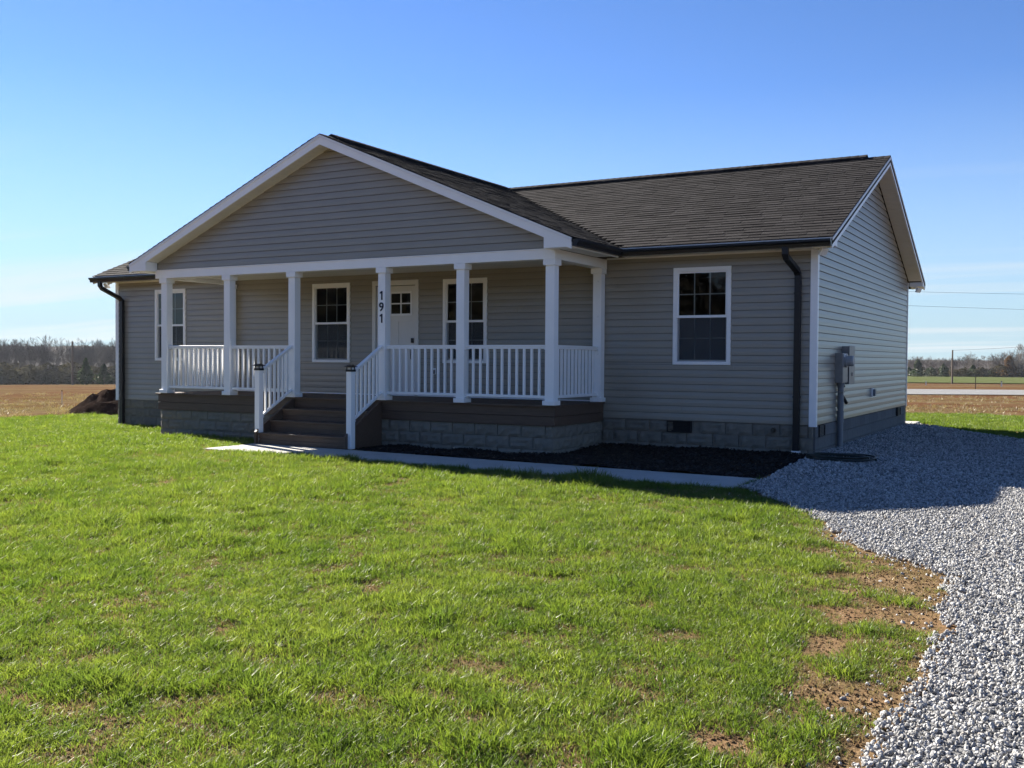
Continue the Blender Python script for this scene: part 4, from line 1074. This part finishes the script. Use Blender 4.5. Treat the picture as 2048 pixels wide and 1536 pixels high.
# ---- mulch chips
def chip(seed):
    rr = random.Random(seed); mb = MB(); a, b, c = rr.uniform(.5, 1), rr.uniform(.12, .25), rr.uniform(.06, .14)
    mb.hexa([(x*a*rr.uniform(.7, 1), y*b*rr.uniform(.6, 1), z*c) for z in (-1, 1) for x, y in ((-1, -1), (1, -1), (1, 1), (-1, 1))]); return mb.mesh('chip', 'mulch')
x = rng.uniform(-6.3, .1, 13000); y = rng.uniform(-2.95, .05, 13000); k = inside(MP, x, y); x, y = x[k], y[k]; n = len(x)
zz = zg(x, y)+np.array([mulch_h(a, b) for a, b in zip(x, y)])+rng.uniform(0, .015, n)
mo = scatter('mulch', np.stack([x, y, zz], 1), np.stack([rng.normal(0, .35, n), rng.normal(0, .35, n), rng.uniform(0, 6.283, n)], 1), np.stack([rng.uniform(.02, .05, n)]*3, 1), rng.integers(0, 5, n), [chip(i) for i in range(5)])
tag(mo, 'black wood mulch in the bed beside the porch', 'mulch', kind='stuff')

# ------------------------------------------------------------------ garden hose coil
mb = MB(); pts = []; cx0, cy0 = .44, -.50; zb = Z(cx0, cy0)+.085
turns = 7
for k in range(turns*26):
    a = k/26*2*math.pi; j = k/(turns*26)
    rx = .50-.06*math.sin(k*.11)-.16*abs(math.sin(j*9)); ry = .40-.05*math.cos(k*.07)-.12*abs(math.sin(j*9+.4))
    zk = zb+.012*(k/26 % 4)+.01*math.sin(k*.37)
    pts.append((cx0+.05*math.sin(j*5)+rx*math.cos(a), cy0+.04*math.cos(j*7)+ry*math.sin(a), zk))
mb.tube(pts, .0135, 7)
tag(mb.build('garden_hose', 'rubber', smooth=True), 'dark green garden hose coiled on the gravel below the meter', 'hose')

# ------------------------------------------------------------------ dirt mound beyond the lawn at the left
def mound(name, cx, cy, rx, ry, h, ang, seed):
    vs, fs = [], []; nr_, na_ = 22, 60
    for i in range(nr_+1):
        for k in range(na_):
            a = 2*math.pi*k/na_; q = i/nr_; u = math.cos(a)*q; v = math.sin(a)*q
            x = cx+u*rx*math.cos(ang)-v*ry*math.sin(ang); y = cy+u*rx*math.sin(ang)+v*ry*math.cos(ang)
            hh = h*(max(0, 1-q)**.9)*(1+.5*noise.noise(Vector((x*1.1, y*1.1, seed)))+.28*noise.noise(Vector((x*3.3, y*3.3, seed))))+.07*(1-q**4)*noise.noise(Vector((x*9, y*9, seed)))+.04*(1-q**4)*noise.noise(Vector((x*22, y*22, seed)))
            vs.append((x, y, Z(x, y)+hh-.03))
    for i in range(nr_):
        for k in range(na_): fs.append((i*na_+k, i*na_+(k+1) % na_, (i+1)*na_+(k+1) % na_, (i+1)*na_+k))
    mb = MB(); mb.add(vs, fs); o = mb.build(name, 'mound'); 
    if o.data.polygons[200].normal.z < 0: o.data.flip_normals()
    return o
tag(mound('dirt_mound', -19.2, 5.0, 2.9, 1.6, 1.45, .5, 3.3), 'heap of dark brown excavated earth behind the left end of the house', 'dirt pile')
tag(mound('dirt_mound', -19.9, 3.9, 1.5, .45, .22, .5, 9.1), 'low ridge of loose brown earth in front of the taller heap', 'dirt pile')

# ------------------------------------------------------------------ poles, wires, stakes
def at_px(u, v, depth):
    d_ = fw+r2*((u-1024)/1999)+u2*((768-v)/1999); return CAM+d_*depth
def utility_pole(x, y, ztop, label, r_=.17, arm=True):
    o = empty('utility_pole', (x, y, Z(x, y)))
    MB().tube([(x, y, Z(x, y)-.3), (x, y, ztop)], [r_*1.15, r_*.8], 10).build('pole_shaft', 'wood_pole', o)
    if arm:
        MB().box(x-1.1, x+1.1, y-.06, y+.06, ztop-.55, ztop-.40).build('crossarm', 'wood_pole', o)
        for dx in (-1, -.4, .4, 1): MB().tube([(x+dx, y, ztop-.40), (x+dx, y, ztop-.25)], .05, 8).build('insulator', 'glassy_grey', o)
    tag(o, label, 'utility pole', 'utility poles'); return o
pl = at_px(145, 770, 230); utility_pole(pl.x, pl.y, at_px(145, 683, 230).z, 'tall wooden pole in front of the bare wood left of the house', .22, False)
pr_ = at_px(1904, 768, 285); ptop = at_px(1904, 700, 285).z; utility_pole(pr_.x, pr_.y, ptop, 'wooden pole standing in the field right of the house', .24, False)
wa = at_px(1640, 578, 112); wb = at_px(2400, 592, 118)
utility_pole(wa.x, wa.y, wa.z+.2, 'utility pole hidden behind the house carrying the two wires', .17); utility_pole(wb.x, wb.y, wb.z+.2, 'utility pole beyond the right edge carrying the two wires', .17)
def wire(a, b, sag, label, rad=.014):
    a, b = Vector(a), Vector(b); pts = [a.lerp(b, k/24)-Vector((0, 0, sag*4*(k/24)*(1-k/24))) for k in range(25)]
    mb = MB(); mb.tube(pts, rad, 5); tag(mb.build('power_line', 'wire'), label, 'power line', 'overhead power lines')
wire(wa, wb, .15, 'upper of the two overhead wires at the right')
wire(at_px(1640, 604, 112), at_px(2400, 627, 118), .15, 'lower of the two overhead wires at the right')
wire((pr_.x, pr_.y, ptop-.1), at_px(2330, 672, 250), .4, 'thin wire running right from the far field pole', .03)
def stake(u, v, depth, h, r_, mat, label, cap=None):
    q = at_px(u, v, depth); z = Z(q.x, q.y)
    o = empty('survey_stake', (q.x, q.y, z)); MB().box(q.x-r_, q.x+r_, q.y-r_*.6, q.y+r_*.6, z-.1, z+h).build('shaft', mat, o)
    if cap: MB().box(q.x-r_*1.3, q.x+r_*1.3, q.y-r_, q.y+r_, z+h, z+h*1.12).build('top', cap, o)
    tag(o, label, 'stake', 'survey stakes')
stake(124, 803, 40, .5, .012, 'stake', 'white stake in the brown field left of the dirt heap', 'wood_pole')
stake(1951, 775, 100, 1.25, .035, 'wood_pole', 'thin dark post just beyond the far gravel road')
stake(2003, 769, 160, .8, .09, 'stake', 'white stake in the green field near the right edge', 'black_metal')
stake(1852, 767, 170, .7, .07, 'stake', 'small pale stake in the green field near the house corner')

# ------------------------------------------------------------------ trees
def bare_tree(seed, h, spread, levels=5, twig=.035, mat='bark', trunk=.16):
    rr = random.Random(seed); mb = MB()
    def br(p, d, ln, r_, lv):
        q = p+d*ln; mid = p.lerp(q, .5)+Vector((rr.uniform(-1, 1), rr.uniform(-1, 1), 0))*ln*.06
        mb.tube([p, mid, q], [r_, r_*.8, max(r_*.6, twig*.5)], 3 if lv < levels-1 else 5, False)
        if lv == 0: return
        n = rr.choice((2, 3, 3)) if lv < levels else 4
        for k in range(n):
            t_ = rr.uniform(.55, 1) if k else 1.0; a = rr.uniform(0, 6.283); tilt = rr.uniform(.25, .75)*spread
            ax = d.orthogonal().normalized(); ax = Matrix.Rotation(a, 3, d) @ ax
            nd = (d*math.cos(tilt)+ax*math.sin(tilt)+Vector((0, 0, .10))).normalized()
            br(p.lerp(q, t_), nd, ln*rr.uniform(.58, .82), max(r_*.6, twig), lv-1)
    br(Vector((0, 0, -.3)), Vector((rr.uniform(-.05, .05), rr.uniform(-.05, .05), 1)).normalized(), h*.30, trunk, levels)
    return mb
def norm_h(mb, h):
    zm_ = max(v[2] for v in mb.v); k = h/zm_; mb.v = [(x*k, y*k, z*k) for x, y, z in mb.v]; return mb
def leaf_crown(seed, h, prof, n, size, mat, bottom=.1):
    rr = random.Random(seed); mb = MB()
    for _ in range(n):
        t_ = rr.random()**.85; z = h*(bottom+(1-bottom)*t_); rmax = prof(t_)*(1+.25*math.sin(9*t_+seed)); a = rr.uniform(0, 6.283)
        rmax *= 1+.28*noise.noise(Vector((math.cos(a)*1.5, math.sin(a)*1.5, t_*5+seed)))
        r_ = rmax*math.sqrt(rr.uniform(.1, 1)); c_ = Vector((r_*math.cos(a), r_*math.sin(a), z)); s_ = size*rr.uniform(.6, 1.4)
        u_ = Vector((rr.gauss(0, 1), rr.gauss(0, 1), rr.gauss(0, 1))).normalized(); v_ = u_.orthogonal().normalized()
        mb.quad(c_-u_*s_-v_*s_*.5, c_+u_*s_-v_*s_*.5, c_+u_*s_+v_*s_*.5, c_-u_*s_+v_*s_*.5)
    return mb
BT = [norm_h(bare_tree(i, 14, 1.0), 1.0).mesh('bare_tree_kind', 'bark') for i in range(5)]
BR = [leaf_crown(50+i, 1.0, lambda t_: .55*math.sin(math.pi*min(1, .15+.85*t_))**.7, 420, .045, 'brush', .0).mesh('brush_kind', 'brush') for i in range(3)]
def wood_arc(n, a0, a1, depth, hl, hr, rl, rr_, brush):
    a = rng.uniform(a0, a1, n); t_ = sm(12, 44, a); r_ = rr_*(1-t_)+rl*t_+depth*rng.random(n); x = CAM.x-r_*np.sin(np.radians(a)); y = CAM.y+r_*np.cos(np.radians(a))
    h = (hr*(1-t_)+hl*t_)*rng.uniform(.72, 1.12, n); h *= np.where(a < 4.2, 1.35, 1.0)
    v = rng.integers(0, 5, n)
    if brush: h *= rng.uniform(.18, .5, n); v = 5+rng.integers(0, 3, n)
    return x, y, h, v
A1 = wood_arc(900, -14, 80, 70, 14.5, 8.6, 345, 470, False); A2 = wood_arc(1500, -14, 80, 40, 13, 8.6, 342, 466, True); A3 = wood_arc(500, -14, 80, 130, 14, 8.4, 410, 520, False)
x, y, h, v = [np.concatenate(q) for q in zip(A1, A2, A3)]; n = len(x)
wd_ = scatter('wood', np.stack([x, y, zg(x, y)], 1), np.stack([np.zeros(n), np.zeros(n), rng.uniform(0, 6.283, n)], 1), np.stack([h*np.where(v > 4, 1.6, 1.0)*rng.uniform(.8, 1.1, n)]*2+[h], 1), v, BT+BR)
tag(wd_, 'distant leafless wood along the horizon', 'wood', kind='stuff')
# the wood across the road behind the camera: it shades the front of the house and shows in the panes
n = 260; x = rng.uniform(-75, 60, n); y = -66-rng.random(n)*26; h = rng.uniform(10, 14, n); v = rng.integers(0, 5, n)
n2 = 330; x = np.concatenate([x, rng.uniform(-75, 60, n2)]); y = np.concatenate([y, -63-rng.random(n2)*20]); h = np.concatenate([h, rng.uniform(5, 11, n2)]); v = np.concatenate([v, 5+rng.integers(0, 3, n2)]); n += n2
wb_ = scatter('wood', np.stack([x, y, zg(x, y)], 1), np.stack([np.zeros(n), np.zeros(n), rng.uniform(0, 6.283, n)], 1), np.stack([h*rng.uniform(.7, 1.0, n)]*2+[h], 1), v, BT+BR)
tag(wb_, 'leafless wood on the near side, seen mirrored in the windows', 'wood', kind='stuff')
# wooded ridge behind
def hills(name, a0, a1, fr, fz, depth):
    vs, fs = [], []; n = 160
    for k in range(n+1):
        a = a0+(a1-a0)*k/n; r_ = fr(a); h = fz(a)+1.2*noise.noise(Vector((a*.35, 0, 3)))+.9*noise.noise(Vector((a*1.9, 0, 7)))
        for q, z in ((r_-90, -10), (r_-40, -10+(h+10)*.55), (r_, h), (r_+depth, h+2)):
            vs.append((CAM.x-q*math.sin(R(a)), CAM.y+q*math.cos(R(a)), z))
    for k in range(n):
        for j in range(3): b_ = k*4+j; fs.append((b_, b_+4, b_+5, b_+1))
    mb = MB(); mb.add(vs, fs); o = mb.build(name, 'hill', smooth=True); tag(o, kind='structure')
    if o.data.polygons[0].normal.z < 0: o.data.flip_normals()
hills('hills', -25, 95, lambda a: 640*(1-float(sm(12, 44, a)))+560*float(sm(12, 44, a)), lambda a: 1.2*(1-float(sm(12, 44, a)))+6.3*float(sm(12, 44, a)), 300)
# single trees that stand out in front of the wood
def cedar(u, v, depth, h, wd, label, seed, mat='cedar', group='dark evergreens in front of the wood', n=1300):
    q = at_px(u, v, depth); z = Z(q.x, q.y); o = empty('cedar_tree', (q.x, q.y, z))
    MB().tube([(q.x, q.y, z-.2), (q.x, q.y, z+h*.85)], [.16, .04], 6).build('trunk', 'bark', o)
    mb = leaf_crown(seed, h, lambda t_: wd*(1-t_)**.75*(.6+.4*min(1, t_*6)), n, h*.035, mat, .03)
    mb.v = [(x+q.x, y+q.y, zz_+z) for x, y, zz_ in mb.v]; mb.build('crown', mat, o); tag(o, label, 'tree', group)
cedar(172, 772, 250, 6.6, 2.3, 'dark conical pine beside the left pole', 61)
cedar(208, 774, 255, 5.2, 2.4, 'rounder dark pine nearest the left house corner', 62)
cedar(1835, 754, 420, 7.4, 3.6, 'tallest dark cedar beside the right house corner', 63)
cedar(1862, 754, 425, 4.4, 4.2, 'low broad cedar next to the tallest one', 64)
cedar(1887, 754, 425, 5.8, 3.0, 'pointed cedar just left of the field pole', 65)
cedar(1818, 754, 430, 4.2, 3.4, 'low cedar half hidden by the house corner', 66)
cedar(1946, 753, 425, 5.2, 4.0, 'dark cedar right of the field pole', 67)
cedar(1980, 753, 430, 3.0, 3.6, 'lowest cedar clump towards the right edge', 68)
cedar(2018, 753, 425, 9.2, 4.6, 'russet leafed oak near the right edge', 69, 'oak_leaf', 'leafed trees in front of the wood', 1100)
def lone_bare(u, v, depth, h, seed, label):
    q = at_px(u, v, depth); z = Z(q.x, q.y); o = empty('bare_tree', (q.x, q.y, z)); mb = norm_h(bare_tree(seed, h, .95, 6, .03, trunk=.2), h)
    tr_ = MB(); k0 = 15; tr_.tube([(q.x, q.y, z-.3), (q.x, q.y, z+h*.16)], [.28, .22], 7).build('trunk', 'bark', o)
    mb.v = [(x+q.x, y+q.y, zz_+z) for x, y, zz_ in mb.v]; mb.build('crown', 'bark', o); tag(o, label, 'tree', 'leafless trees before the wood')
lone_bare(1936, 752, 430, 11.2, 81, 'tall leafless tree right of the field pole')
lone_bare(2044, 752, 420, 14.8, 82, 'tallest leafless tree at the right edge')
lone_bare(1975, 752, 432, 9.6, 83, 'leafless tree left of the russet oak')
lone_bare(40, 766, 330, 15.5, 84, 'wide-crowned leafless tree at the far left')
lone_bare(185, 774, 335, 14.0, 85, 'leafless tree above the conical pine')

# ------------------------------------------------------------------ thin haze over the fields
hb = MB().box(-780, 420, -120, 960, -12, 26).build('haze', None); tag(hb, kind='stuff')
t = bpy.data.materials.new('haze'); t.use_nodes = True; t.node_tree.nodes.clear()
vo = t.node_tree.nodes.new('ShaderNodeVolumePrincipled'); vo.inputs['Color'].default_value = (.80, .88, 1, 1); vo.inputs['Density'].default_value = .00006; vo.inputs['Anisotropy'].default_value = .3
oo = t.node_tree.nodes.new('ShaderNodeOutputMaterial'); t.node_tree.links.new(vo.outputs[0], oo.inputs['Volume']); hb.data.materials.append(t)
cy.volume_bounces = 0
